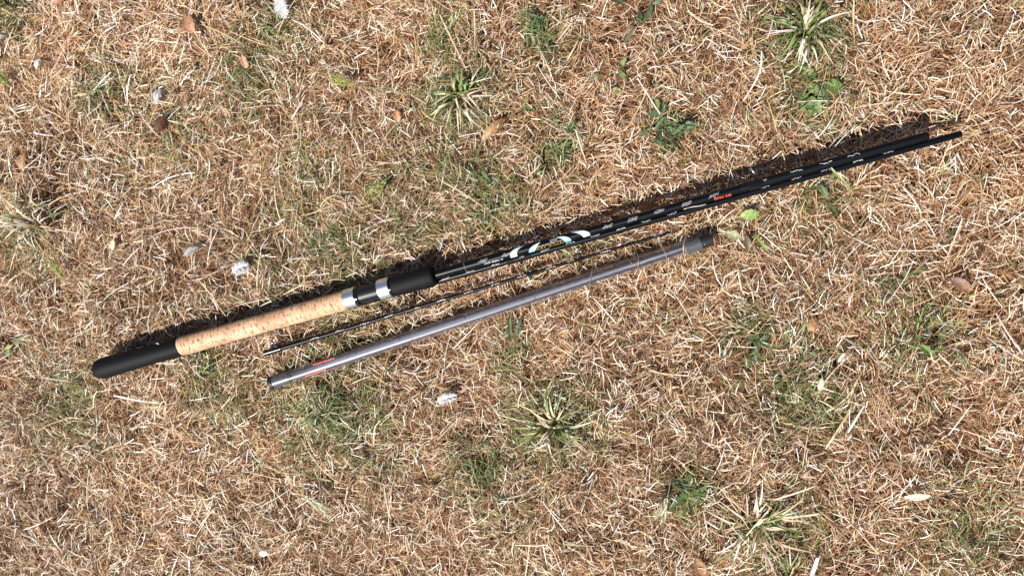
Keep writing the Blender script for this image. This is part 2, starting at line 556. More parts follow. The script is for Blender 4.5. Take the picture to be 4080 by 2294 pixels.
corners = [P(0, 0), P(4080, 0), P(4080, 2294), P(0, 2294)]
X0, X1 = min(c.x for c in corners), max(c.x for c in corners)
Y0, Y1 = min(c.y for c in corners), max(c.y for c in corners)
def scatter(n, keep=0.86):
    a = int(n * keep)
    m1, m2 = 0.05, 0.45
    x = np.concatenate([rng.uniform(X0 - m1, X1 + m1, a), rng.uniform(X0 - m2, X1 + m2, n - a)])
    y = np.concatenate([rng.uniform(Y0 - m1, Y1 + m1, a), rng.uniform(Y0 - m2, Y1 + m2, n - a)])
    return x, y
def lush(x, y):
    """how thick the dry growth lies: low in worn hollows and where weeds and tufts stand"""
    v = 0.25 + 1.5 * (0.6 * vnoise(x, y, 11, 51) + 0.4 * vnoise(x, y, 30, 52))
    v = np.clip(v, .25, 1.0)
    for c, r, s in HOLLOWS:
        v = v * (1 - s * np.exp(-((x - c.x) ** 2 + (y - c.y) ** 2) / (r * r)))
    return v
def thin(*arrs, k):
    return [a[k] for a in arrs]
def flow(x, y):
    """the lie of the grass: neighbours lie roughly the same way"""
    return 2 * math.pi * (1.6 * vnoise(x, y, 7, 31) + 0.7 * vnoise(x, y, 22, 32))
def tone(x, y):
    """bleached here, rusty and weathered there"""
    return (0.62 + 0.7 * (0.55 * vnoise(x, y, 5, 61) + 0.45 * vnoise(x, y, 17, 62)))[:, None]
def pick(n, cols, probs, jit=0.16):
    c = np.array(cols)[rng.choice(len(cols), n, p=np.array(probs) / sum(probs))]
    return np.clip(c * (1 + rng.normal(0, jit, (n, 1))) * (1 + rng.normal(0, 0.04, (n, 3))), 0.003, 0.86)

WHITE, CREAM, STRAW, GOLD = (.82, .77, .68), (.74, .59, .42), (.58, .38, .21), (.54, .34, .14)
TAN, RUST, BROWN, DARK = (.36, .19, .098), (.28, .118, .056), (.12, .054, .028), (.035, .020, .013)
GRN, OLIVE, DKGRN, PALEG = (.115, .18, .045), (.19, .195, .075), (.045, .08, .028), (.30, .36, .13)

def thatch():
    G = []
    # the matted, decayed lower layer
    n = 88000
    x, y = scatter(n)
    z = hgt(x, y) + rng.uniform(0.001, 0.012, n)
    az = np.where(rng.random(n) < 0.45, flow(x, y) + rng.normal(0, 0.5, n), rng.uniform(0, 2 * math.pi, n))
    G.append(ribbons(np.stack([x, y, z], 1), az, rng.uniform(.014, .040, n), rng.uniform(.0007, .0016, n), rng.uniform(-.2, .35, n),
                     rng.normal(0, 1.0, n), rng.normal(-.15, .3, n), rng.uniform(-.6, .6, n), 4,
                     pick(n, [TAN, RUST, BROWN, DARK, STRAW], [.22, .34, .24, .14, .06]) * tone(x, y)))
    # the middle layer of short stalks
    n = 185000
    x, y = scatter(n)
    k = rng.random(n) < lush(x, y)
    x, y = x[k], y[k]; n = len(x)
    co = coarseness(x, y)
    tuftz = 0.006 * vnoise(x, y, 34, 41)
    z = hgt(x, y) + tuftz + rng.uniform(0.008, 0.022, n)
    az = np.where(rng.random(n) < 0.5, flow(x, y) + rng.normal(0, 0.55, n), rng.uniform(0, 2 * math.pi, n))
    G.append(ribbons(np.stack([x, y, z], 1), az, rng.uniform(.010, .032, n) * (1 + .5 * co), rng.uniform(.0005, .0011, n) * (1 + .5 * co), rng.uniform(-.3, .65, n),
                     rng.normal(0, .8, n), rng.normal(-.25, .4, n), rng.uniform(-.8, .8, n), 4,
                     pick(n, [CREAM, STRAW, GOLD, TAN, RUST, BROWN], [.13, .21, .06, .27, .24, .09]) * tone(x, y)))
    # bleached stalks and flakes lying on top
    n = 36000
    x, y = scatter(n)
    k = rng.random(n) < lush(x, y) * .9
    x, y = x[k], y[k]; n = len(x)
    co = coarseness(x, y)
    z = hgt(x, y) + 0.006 * vnoise(x, y, 34, 41) + rng.uniform(0.014, 0.030, n)
    az = np.where(rng.random(n) < 0.4, flow(x, y) + rng.normal(0, 0.6, n), rng.uniform(0, 2 * math.pi, n))
    G.append(ribbons(np.stack([x, y, z], 1), az, rng.uniform(.007, .026, n) * (1 + .8 * co), rng.uniform(.0006, .0014, n) * (1 + .4 * co), rng.uniform(-.25, .4, n),
                     rng.normal(0, .45, n), rng.normal(-.2, .3, n), rng.uniform(-.5, .5, n), 3,
                     pick(n, [WHITE, CREAM, STRAW, GOLD], [.34, .38, .2, .08], .1), taper=.45, blunt=.7))
    # long stalks thrown across
    n = 2600
    x, y = scatter(n)
    co = coarseness(x, y)
    k = rng.random(n) < 0.45 + 0.55 * co
    x, y, co = x[k], y[k], co[k]; n = len(x)
    z = hgt(x, y) + rng.uniform(0.018, 0.034, n)
    G.append(ribbons(np.stack([x, y, z], 1), rng.uniform(0, 2 * math.pi, n), rng.uniform(.030, .080, n), rng.uniform(.0007, .0014, n), rng.uniform(-.05, .35, n),
                     rng.normal(0, .35, n), rng.normal(-.4, .2, n), rng.uniform(-.5, .5, n), 6,
                     pick(n, [WHITE, CREAM, STRAW, GOLD, TAN], [.2, .34, .26, .14, .06], .1), taper=.4, blunt=.7))
    o = ribbon_mesh('dry_grass', G, 'straw')
    tag(o, 'matted sun-bleached dry grass covering the whole ground', 'dry grass', kind='stuff')
thatch()

def green_grass():
    n = 150000
    x, y = scatter(n, 0.95)
    g = greenness(x, y) * 1.35 + 0.02
    k = rng.random(n) < g
    x, y = x[k], y[k]; n = len(x)
    z = hgt(x, y) + rng.uniform(0.008, 0.030, n)
    az = np.where(rng.random(n) < .5, flow(x, y) + rng.normal(0, .6, n), rng.uniform(0, 2 * math.pi, n))
    c = pick(n, [GRN, OLIVE, DKGRN, PALEG], [.32, .30, .28, .10], .2)
    tc = np.where(rng.random((n, 1)) < .4, pick(n, [STRAW, OLIVE], [.5, .5]), c)
    G = [ribbons(np.stack([x, y, z], 1), az, rng.uniform(.015, .045, n), rng.uniform(.0008, .0019, n), rng.uniform(0, .9, n),
                 rng.normal(0, .6, n), rng.normal(-.7, .4, n), rng.uniform(-.6, .6, n), 5, c, tc)]
    o = ribbon_mesh('green_grass', G, 'green')
    tag(o, 'thin olive green grass still growing in scattered patches', 'grass', kind='stuff')
green_grass()

# ================================================================== ROD PARTS
def decal(name, ax, rfun, pts_uv, faces, mat, parent, lift=0.00012, col=None):
    v = []
    for (t, phi) in pts_uv:
        v.append(ax.pt(t, rfun(t) + lift, phi))
    return mk(name, v, faces, mat, parent, smooth=True, col=col)

def squiggle(name, ax, rfun, t0, t1, phi0, amp, wid, mat, parent, seed, lift=0.00015, dash=0.0):
    """a broken wavy mark running along the blank"""
    r_ = random.Random(seed)
    n = 15
    uv, f = [], []
    y = 0.0
    for i in range(n + 1):
        t = t0 + (t1 - t0) * i / n
        y = 0.55 * y + r_.uniform(-1, 1) * amp
        w = wid * r_.uniform(0.45, 1.3)
        rr = rfun(t)
        uv.append((t, phi0 + (y - w / 2) / rr)); uv.append((t, phi0 + (y + w / 2) / rr))
        if i and r_.random() > dash:
            f.append((2 * i - 2, 2 * i, 2 * i + 1, 2 * i - 1))
    return decal(name, ax, rfun, uv, f, mat, parent, lift)

def patch(name, ax, rfun, t0, t1, phi0, h, mat, parent, seed):
    """a mottled patch where the weave shows grey: many little flecks"""
    r_ = random.Random(seed)
    uv, f = [], []
    for k in range(60):
        u = r_.random(); w = r_.gauss(0, .42)
        if abs(w) > 1: continue
        t = t0 + (t1 - t0) * (u * .8 + .1 + .15 * w)
        rr = rfun(t)
        ph = phi0 + w * h * .5 / rr
        a, b = r_.uniform(.0005, .0017), r_.uniform(.0002, .0006) / rr
        i = len(uv)
        sh = r_.uniform(-.0006, .0006)
        uv += [(t - a, ph - b), (t + a * .6, ph - b * .7), (t + a + sh, ph + b), (t - a * .7 + sh, ph + b * .8)]
        f.append((i, i + 1, i + 2, i + 3))
    return decal(name, ax, rfun, uv, f, mat, parent, 0.00012)

def guide(ax, t, rr, phi, h, ring, parent, tilt=0.35, wire=0.0006):
    """line guide: bound foot, two wire legs and a ring standing off the blank"""
    out = (ax.u * math.cos(phi) + ax.n * math.sin(phi))
    base = ax.at(t)
    fl = 0.007
    foot = tubepath([base + ax.d * (-fl) + out * (rr + .0001), base + out * (rr + .0006), base + ax.d * fl + out * (rr + .0001)], [.0006, .0009, .0006], 6)
    cen = base + out * (rr + h)
    lat = ax.d.cross(out).normalized()
    nrm = (ax.d + out * tilt).normalized()
    up2 = nrm.cross(lat).normalized()
    legs = []
    for s in (-1, 1):
        legs.append(tubepath(spline([base + ax.d * .005 + out * (rr + .0005), base + ax.d * .003 + out * (rr + h * .4) + lat * s * ring * .6,
                                     cen + lat * s * (ring + wire * .5)], 6), wire, 6))
    legs.append(tubepath([base - ax.d * .006 + out * (rr + .0005), cen - up2 * (ring + wire * .3) * (1 if up2.dot(out) > 0 else -1)], wire, 6))
    v, f = join([foot] + legs)
    g = mk('guide', v, f, 'wire', parent)
    rp = [cen + (lat * math.cos(q) + up2 * math.sin(q)) * ring for q in [2 * math.pi * k / 20 for k in range(20)]]
    vv, ff = [], []
    for k, p in enumerate(rp):
        radial = (p - cen).normalized()
        for j in range(6):
            q = 2 * math.pi * j / 6
            vv.append(p + radial * math.cos(q) * wire * 1.3 + nrm * math.sin(q) * wire * 1.3)
    for k in range(20):
        for j in range(6):
            ff.append((k * 6 + j, ((k + 1) % 20) * 6 + j, ((k + 1) % 20) * 6 + (j + 1) % 6, k * 6 + (j + 1) % 6))
    mk('ring', vv, ff, 'steel' if ring > .0045 else 'wire', g)
    return g

# --- lettering: stroke letters with serifs (built, no font file) and plain block letters
STROKE = {
    'H': [((0, 0), (0, 1)), ((.7, 0), (.7, 1)), ((0, .5), (.7, .5)), ((-.12, 0), (.12, 0)), ((-.12, 1), (.12, 1)), ((.58, 0), (.82, 0)), ((.58, 1), (.82, 1))],
    'Y': [((0, 1), (.35, .48)), ((.7, 1), (.35, .48)), ((.35, .48), (.35, 0)), ((.2, 0), (.5, 0)), ((-.12, 1), (.14, 1)), ((.56, 1), (.82, 1))],
    'P': [((0, 0), (0, 1)), ((0, 1), (.4, 1)), ((.4, 1), (.58, .88)), ((.58, .88), (.58, .62)), ((.58, .62), (.4, .5)), ((.4, .5), (0, .5)), ((-.12, 0), (.14, 0)), ((-.12, 1), (0, 1))],
    'E': [((0, 0), (0, 1)), ((0, 1), (.58, 1)), ((0, .5), (.42, .5)), ((0, 0), (.6, 0)), ((.58, 1), (.58, .84)), ((.6, 0), (.6, .18)), ((-.1, 0), (0, 0)), ((-.1, 1), (0, 1))],
    'R': [((0, 0), (0, 1)), ((0, 1), (.4, 1)), ((.4, 1), (.58, .88)), ((.58, .88), (.58, .64)), ((.58, .64), (.4, .52)), ((.4, .52), (0, .52)), ((.3, .52), (.66, 0)), ((-.12, 0), (.14, 0)), ((.58, 0), (.8, 0))],
    'L': [((0, 0), (0, 1)), ((0, 0), (.58, 0)), ((.58, 0), (.58, .2)), ((-.12, 1), (.14, 1)), ((-.1, 0), (0, 0))],
    'O': [((.2, 0), (.5, 0)), ((.5, 0), (.72, .28)), ((.72, .28), (.72, .72)), ((.72, .72), (.5, 1)), ((.5, 1), (.2, 1)), ((.2, 1), (-.02, .72)), ((-.02, .72), (-.02, .28)), ((-.02, .28), (.2, 0))],
    'A': [((0, 0), (.35, 1)), ((.35, 1), (.7, 0)), ((.14, .36), (.56, .36))],
    'X': [((0, 0), (.65, 1)), ((0, 1), (.65, 0))],
    'F': [((0, 0), (0, 1)), ((0, 1), (.58, 1)), ((0, .5), (.45, .5))],
    'D': [((0, 0), (0, 1)), ((0, 1), (.35, 1)), ((.35, 1), (.62, .72)), ((.62, .72), (.62, .28)), ((.62, .28), (.35, 0)), ((.35, 0), (0, 0))],
    'V': [((0, 1), (.32, 0)), ((.32, 0), (.64, 1))],
    'S': [((.6, .85), (.45, 1)), ((.45, 1), (.12, 1)), ((.12, 1), (0, .82)), ((0, .82), (.08, .58)), ((.08, .58), (.52, .42)), ((.52, .42), (.6, .2)), ((.6, .2), (.46, 0)), ((.46, 0), (.12, 0)), ((.12, 0), (0, .15))],
    'I': [((.1, 0), (.1, 1))],
    'M': [((0, 0), (0, 1)), ((0, 1), (.36, .35)), ((.36, .35), (.72, 1)), ((.72, 1), (.72, 0))],
    'N': [((0, 0), (0, 1)), ((0, 1), (.6, 0)), ((.6, 0), (.6, 1))],
}
def lettering(name, ax, rfun, text, px_a, px_b, height, stroke, mat, parent, dphi=0.0):
    """text reading from pixel px_a to pixel px_b (source pixels) along the blank; its letters stand on their heads in the photograph"""
    rm = rfun(ax.s_of(*px_a))
    ta, pa = ax.sv(*px_a, rm)
    tb, pb = ax.sv(*px_b, rm)
    n = len(text)
    uv, f = [], []
    step = (tb - ta) / n
    for i, ch in enumerate(text):
        if ch == ' ': continue
        t0 = ta + step * (i + .06)
        for (a, b) in STROKE[ch]:
            q = []
            for (x, y) in (a, b):
                fr = (i + x) / n
                t = t0 + x * step * 1.08
                w = (y - .5) * -height
                q.append((t, w, pa + (pb - pa) * fr + dphi))
            dx, dy = q[1][0] - q[0][0], q[1][1] - q[0][1]
            L = math.hypot(dx, dy) or 1e-9
            nx, ny = -dy / L * stroke / 2, dx / L * stroke / 2
            ex, ey = dx / L * stroke * .3, dy / L * stroke * .3
            k = len(uv)
            for (t, w, ph), sg, e in ((q[0], -1, -1), (q[1], -1, 1), (q[1], 1, 1), (q[0], 1, -1)):
                rr = rfun(t)
                uv.append((t + sg * nx + e * ex, ph + (w + sg * ny + e * ey) / rr))
            f.append((k, k + 1, k + 2, k + 3))
    return decal(name, ax, rfun, uv, f, mat, parent, 0.0003)

Z2 = lambda x, y: (1060 + x / 3.2175, 1000 + y / 3.2175)
Z3 = lambda x, y: (1660 + x / 3.2175, 850 + y / 3.2175)
Z4 = lambda x, y: (2260 + x / 3.2175, 720 + y / 3.2175)
Z5 = lambda x, y: (2660 + x / 3.2175, 560 + y / 3.2175)
Z6 = lambda x, y: (3160 + x / 3.2175, 400 + y / 3.2175)
Z7 = lambda x, y: (1000 + x / 3.2175, 1200 + y / 3.2175)
Z8 = lambda x, y: (2260 + x / 3.2175, 850 + y / 3.2175)

# ------------------------------------------------------------------ the butt section with the handle
def butt_section():
    ax = AX_BUTT
    S = ax.s_of
    th = thing('rod_butt_section', (ax.A.x, ax.A.y, 0.0), 'thick black rod section with cork handle, silver rings and foam grips', 'fishing rod')
    s_cork0 = S(722, 1381); s_cork1 = S(1380, 1192)
    # rubber foam butt
    R0 = 0.0152
    prof = [(0.0, .004), (.001, .0085), (.003, .0115), (.007, .0138), (.013, .0150), (.022, R0), (s_cork0 * .35, .0150), (s_cork0 * .7, .0138), (s_cork0 - .004, .0130), (s_cork0 - .0005, .0126)]
    lathe('foam_butt', ax, prof, 'foam', th, 36)
    # cork: single rings glued end to end
    edges = [0, .055, .145, .24, .33, .42, .50, .585, .67, .76, .845, .93, 1.0]
    for i in range(len(edges) - 1):
        a = s_cork0 + (s_cork1 - s_cork0) * edges[i]; b = s_cork0 + (s_cork1 - s_cork0) * edges[i + 1]
        def rc(t):
            q = (t - s_cork0) / (s_cork1 - s_cork0)
            return .0138 - .0006 * math.sin(q * math.pi)
        e = .00035
        first = i == 0
        pr = ([(a, rc(a) - .0022), (a + .001, rc(a) - .0007), (a + .003, rc(a))] if first else [(a, rc(a) - .00022), (a + e, rc(a))])
        pr += [(a + (b - a) * .5, rc((a + b) / 2)), (b - e, rc(b)), (b, rc(b) - .00022)]
        lathe('cork_ring', ax, pr, 'cork', th, 36)
    # silver ring, black collar, reel seat, silver ring
    s1 = S(*Z2(1028, 620)); s2 = S(*Z2(1165, 578)); s3 = S(*Z2(1195, 570)); s4 = S(*Z2(1455, 492)); s5 = S(*Z2(1600, 452)); s6 = S(*Z2(1625, 446))
    lathe('collar', ax, [(s_cork1 + .0001, .0134), (s_cork1 + .001, .0140), (s1, .0140)], 'blank_gloss', th, 36)
    def ringp(a, b, r):
        return [(a + .0001, r - .0008), (a + .0008, r), (b - .0008, r), (b - .0001, r - .0008)]
    lathe('metal_ring', ax, ringp(s1, s2, .0142), 'steel', th, 40)
    lathe('collar', ax, [(s2, .0120), (s2 + .0005, .0137), (s2 + .004, .0137), (s3 + .002, .0118)], 'blank_gloss', th, 36)
    rs = [(s3, .0112)]
    seat = lathe('reel_seat', ax, [(s2 + .003, .0114), (s3 + .004, .0116), (s4, .0116), (s4 + .003, .0114)], 'seat', th, 36)
    # the raised ridge that carries the reel foot, on the lower side
    v, f = [], []
    for t in (s3 + .003, s4 - .001):
        for ph, rr in ((-1.35, .0117), (-1.25, .0129), (-.75, .0129), (-.65, .0117)):
            v.append(ax.pt(t, rr, ph))
    f = [(0, 1, 5, 4), (1, 2, 6, 5), (2, 3, 7, 6), (3, 2, 1, 0), (4, 5, 6, 7)]
    mk('reel_foot_ridge', v, f, 'seat', seat, smooth=False)
    squiggle('white_marking_or_glint', ax, lambda t: .0130, S(*Z2(1300, 630)), S(*Z2(1390, 605)), -1.0, .0003, .0005, 'grey', seat, 5, .0002, .3)
    lathe('metal_ring', ax, ringp(s4, s5, .0144), 'steel', th, 40)
    lathe('collar', ax, [(s5, .0125), (s5 + .0006, .0139), (s6 - .0004, .0139), (s6, .0130)], 'blank_gloss', th, 36)
    sf = S(*Z2(2170, 316))
    lathe('foam_grip', ax, [(s6 + .0001, .0128), (s6 + .003, .0136), (s6 + (sf - s6) * .5, .0142), (sf - .02, .0152), (sf - .008, .0152), (sf - .003, .0142), (sf - .0006, .0122), (sf, .0070)], 'foam', th, 36)
    # the blank
    ra, rb = 0.0065, 0.0053
    L = ax.L
    def rf(t):
        q = (t - sf) / (L - sf)
        return ra + (rb - ra) * max(0.0, min(1.0, q * 2.4))
    st = S(*Z5(915, 605))
    prof = [(sf - .002, ra)] + [(sf + (st - sf) * k / 12, rf(sf + (st - sf) * k / 12)) for k in range(1, 13)]
    bl = lathe('blank', ax, prof, 'blank', th, 32)
    prof = [(st + .0002, rf(st) + .0003), (st + .02, rf(st) + .0004)] + [(st + .02 + (L - st - .024) * k / 8, rf(st + (L - st) * k / 8) + .0004 * (1 - k / 8)) for k in range(1, 9)] + [(L - .002, rb), (L - .0004, rb - .0006), (L, rb - .002)]
    fe = lathe('ferrule', ax, prof, 'blank_dull', th, 32)
    # silver trim rings
    for z in (Z3(628, 690),):
        t = S(*z)
        lathe('trim_ring', ax, [(t - .0004, rf(t) + .0001), (t - .0002, rf(t) + .0003), (t + .0002, rf(t) + .0003), (t + .0004, rf(t) + .0001)], 'grey', bl, 28)
    # crescents of the printed emblem, shaded from white to blue
    def crescent(outer, inner, c0, c1):
        n = 12
        o = spline([Vector((x, y, 0)) for x, y in outer], n); i = spline([Vector((x, y, 0)) for x, y in inner], n)
        uv, f, col = [], [], []
        m = 6
        for k in range(n + 1):
            for j in range(m + 1):
                p = o[k].lerp(i[k], j / m)
                t, ph = ax.sv(*Z3(p.x, p.y), rf(S(*Z3(p.x, p.y))))
                uv.append((t, ph))
                q = min(1, max(0, (k / n)))
                col.append([a + (b - a) * q for a, b in zip(c0, c1)])
        for k in range(n):
            for j in range(m):
                a = k * (m + 1) + j
                f.append((a, a + m + 1, a + m + 2, a + 1))
        decal('emblem_crescent', ax, rf, uv, f, 'print', bl, .0002, col)
    Wh, Ic, Cy = (.80, .84, .88), (.42, .62, .76), (.03, .40, .68)
    crescent([(1400, 408), (1290, 440), (1222, 485), (1200, 535), (1212, 572), (1240, 566)], [(1400, 408), (1345, 432), (1300, 470), (1284, 505), (1290, 540), (1306, 548)], Ic, Wh)
    crescent([(1588, 368), (1510, 405), (1458, 446), (1437, 488), (1446, 503), (1462, 500)], [(1588, 368), (1558, 402), (1535, 440), (1520, 470), (1508, 488), (1500, 492)], (.62, .80, .86), Cy)
    crescent([(1785, 312), (1860, 297), (1930, 303), (1976, 330), (1980, 352), (1950, 370)], [(1785, 312), (1832, 318), (1868, 332), (1893, 352), (1905, 366), (1912, 376)], (.62, .80, .86), Cy)
    crescent([(1975, 246), (2060, 226), (2140, 222), (2205, 243), (2224, 275), (2212, 298)], [(1975, 246), (2050, 254), (2095, 268), (2124, 286), (2138, 302), (2142, 310)], Ic, Wh)
    lettering('lettering', ax, rf, 'HYPERLOOP', Z3(1912, 356), Z3(1512, 462), .0052, .00048, 'gold', bl)
    lettering('lettering', ax, rf, 'AX FEEDER HEAVY', Z3(1108, 584), Z3(864, 648), .0020, .00028, 'white', bl)
    lettering('lettering', ax, rf, 'SHIMANO', Z4(2102, 182), Z4(1884, 238), .0034, .0008, 'orange', bl)
    seed = 100
    for z in (Z3(845, 608), Z3(1150, 525), Z3(1760, 340), Z3(2450, 165), Z4(840, 492), Z4(1178, 392), Z4(1530, 292), Z4(1875, 190)):
        seed += 1
        t, ph = ax.sv(*z, rf(S(*z)))
        patch('grey_mottle', ax, rf, t - .0078, t + .0078, ph, .0052, 'grey', bl, seed)
    for z in (Z5(1240, 515), Z5(1650, 395), Z5(2030, 290), Z5(2385, 190)):
        seed += 1
        t, ph = ax.sv(*z, rf(S(*z)))
        w = .0035 if z == Z5(1240, 515) else .008
        squiggle('white_marking_or_glint', ax, lambda q: rf(q) + .0004, t - w, t + w, ph, .0010, .0006, 'white', fe, seed)  # light reflected by the tape wrap, drawn as white strokes
    guide(ax, S(3011, 735), rf(st) + .0004, 1.2, .013, .0055, fe, .5, .0009)
    lathe('whipping', ax, [(S(3011, 735) - .01, rf(st) + .0006), (S(3011, 735) - .009, rf(st) + .0012), (S(3011, 735) + .009, rf(st) + .0012), (S(3011, 735) + .01, rf(st) + .0006)], 'blank_gloss', fe, 28)
butt_section()

# ------------------------------------------------------------------ the middle section, tucked along the handle
def mid_section():
    ax = AX_MID; S = ax.s_of; L = ax.L
    th = thing('rod_middle_section', (ax.A.x, ax.A.y, 0.0), 'long slim black rod section lying along the lower side of the cork handled one', 'fishing rod')
    ra, rb = .0055, .0046
    rf = lambda t: ra + (rb - ra) * t / L
    lathe('spigot', ax, [(0, .002), (.0005, .0036), (.05, .0037)], 'blank_gloss', th, 20)
    bl = lathe('blank', ax, [(.0495, ra - .0006), (.052, ra + .0002), (.07, ra)] + [(.07 + (L - .072) * k / 14, rf(.07 + (L - .072) * k / 14)) for k in range(1, 15)] + [(L - .0006, rb - .0003), (L, rb - .0012)], 'blank', th, 24)
    seed = 200
    for z in (Z2(2300, 352), Z3(685, 745), Z3(1010, 655), Z3(1370, 553), Z3(1645, 475), Z3(1970, 378), Z3(2290, 288), Z4(690, 615), Z4(1010, 520), Z4(1345, 425), Z4(2440, 100),
              Z5(1245, 598), Z5(1650, 482), Z5(2030, 380), Z5(2440, 262), Z6(840, 775), Z6(1220, 668)):
        seed += 1
        t, ph = ax.sv(*z, rf(S(*z)))
        squiggle('white_marking_or_glint', ax, rf, t - .0066, t + .0066, ph, .0007, .00062, 'white', bl, seed, dash=.08)  # reflections off the wrapped blank, put in as white colour
    for z in (Z3(1205, 615), Z3(1430, 555), Z5(800, 745)):
        t = S(*z)
        lathe('whipping', ax, [(t - .005, rf(t) + .0001), (t - .0045, rf(t) + .0006), (t + .0045, rf(t) + .0006), (t + .005, rf(t) + .0001)], 'blank_gloss', bl, 20)
    guide(ax, S(*Z3(1318, 585)), rf(.5), -2.3, .007, .004, bl, .2, .0006)
mid_section()

# ------------------------------------------------------------------ the tip section with its guides
def tip_section():
    ax = AX_TIP; S = ax.s_of; L = ax.L
    th = thing('rod_tip_section', (ax.A.x, ax.A.y, 0.0), 'thin tapering black rod section with small guides between handle and clear tube', 'fishing rod')
    ra, rb = .0042, .0019
    rf = lambda t: ra + (rb - ra) * t / L
    lathe('spigot', ax, [(0, .0026), (.0006, .0047), (.016, .0046), (.0165, .0041)], 'blank_gloss', th, 22)
    bl = lathe('blank', ax, [(.0162, ra - .0002)] + [(.0165 + (L - .0165) * k / 14, rf(.0165 + (L - .0165) * k / 14)) for k in range(1, 15)], 'blank_dull', th, 20)
    seed = 300
    for z in (Z2(2250, 632), Z2(1920, 733), Z2(1575, 830), Z2(1260, 928), Z2(940, 1022), Z2(620, 1118), Z3(320, 1115), Z3(665, 1008), Z3(1010, 905), Z3(1345, 805), Z3(1720, 692), Z3(1990, 600), Z3(2420, 490), Z4(1170, 685)):
        seed += 1
        t, ph = ax.sv(*z, rf(S(*z)))
        squiggle('white_marking_or_glint', ax, rf, t - .0072, t + .0072, ph * .6, .0006, .0006, 'white', bl, seed, dash=.1)  # glints along the wrap, painted on as white marks
    for z, phi, h, r in ((Z7(335, 610), 1.15, .010, .0050), (Z2(1850, 762), 1.25, .009, .0042), (Z3(1478, 765), 1.3, .008, .0034), (Z3(2085, 585), 1.05, .0125, .0050)):
        t = S(*z); r0 = rf(t)
        lathe('whipping', ax, [(t - .008, r0 + .0001), (t - .0072, r0 + .0007), (t + .0072, r0 + .0007), (t + .008, r0 + .0001)], 'blank_gloss', bl, 18)
        guide(ax, t, r0 + .0003, phi, h, r, bl, .55, .00065)
tip_section()

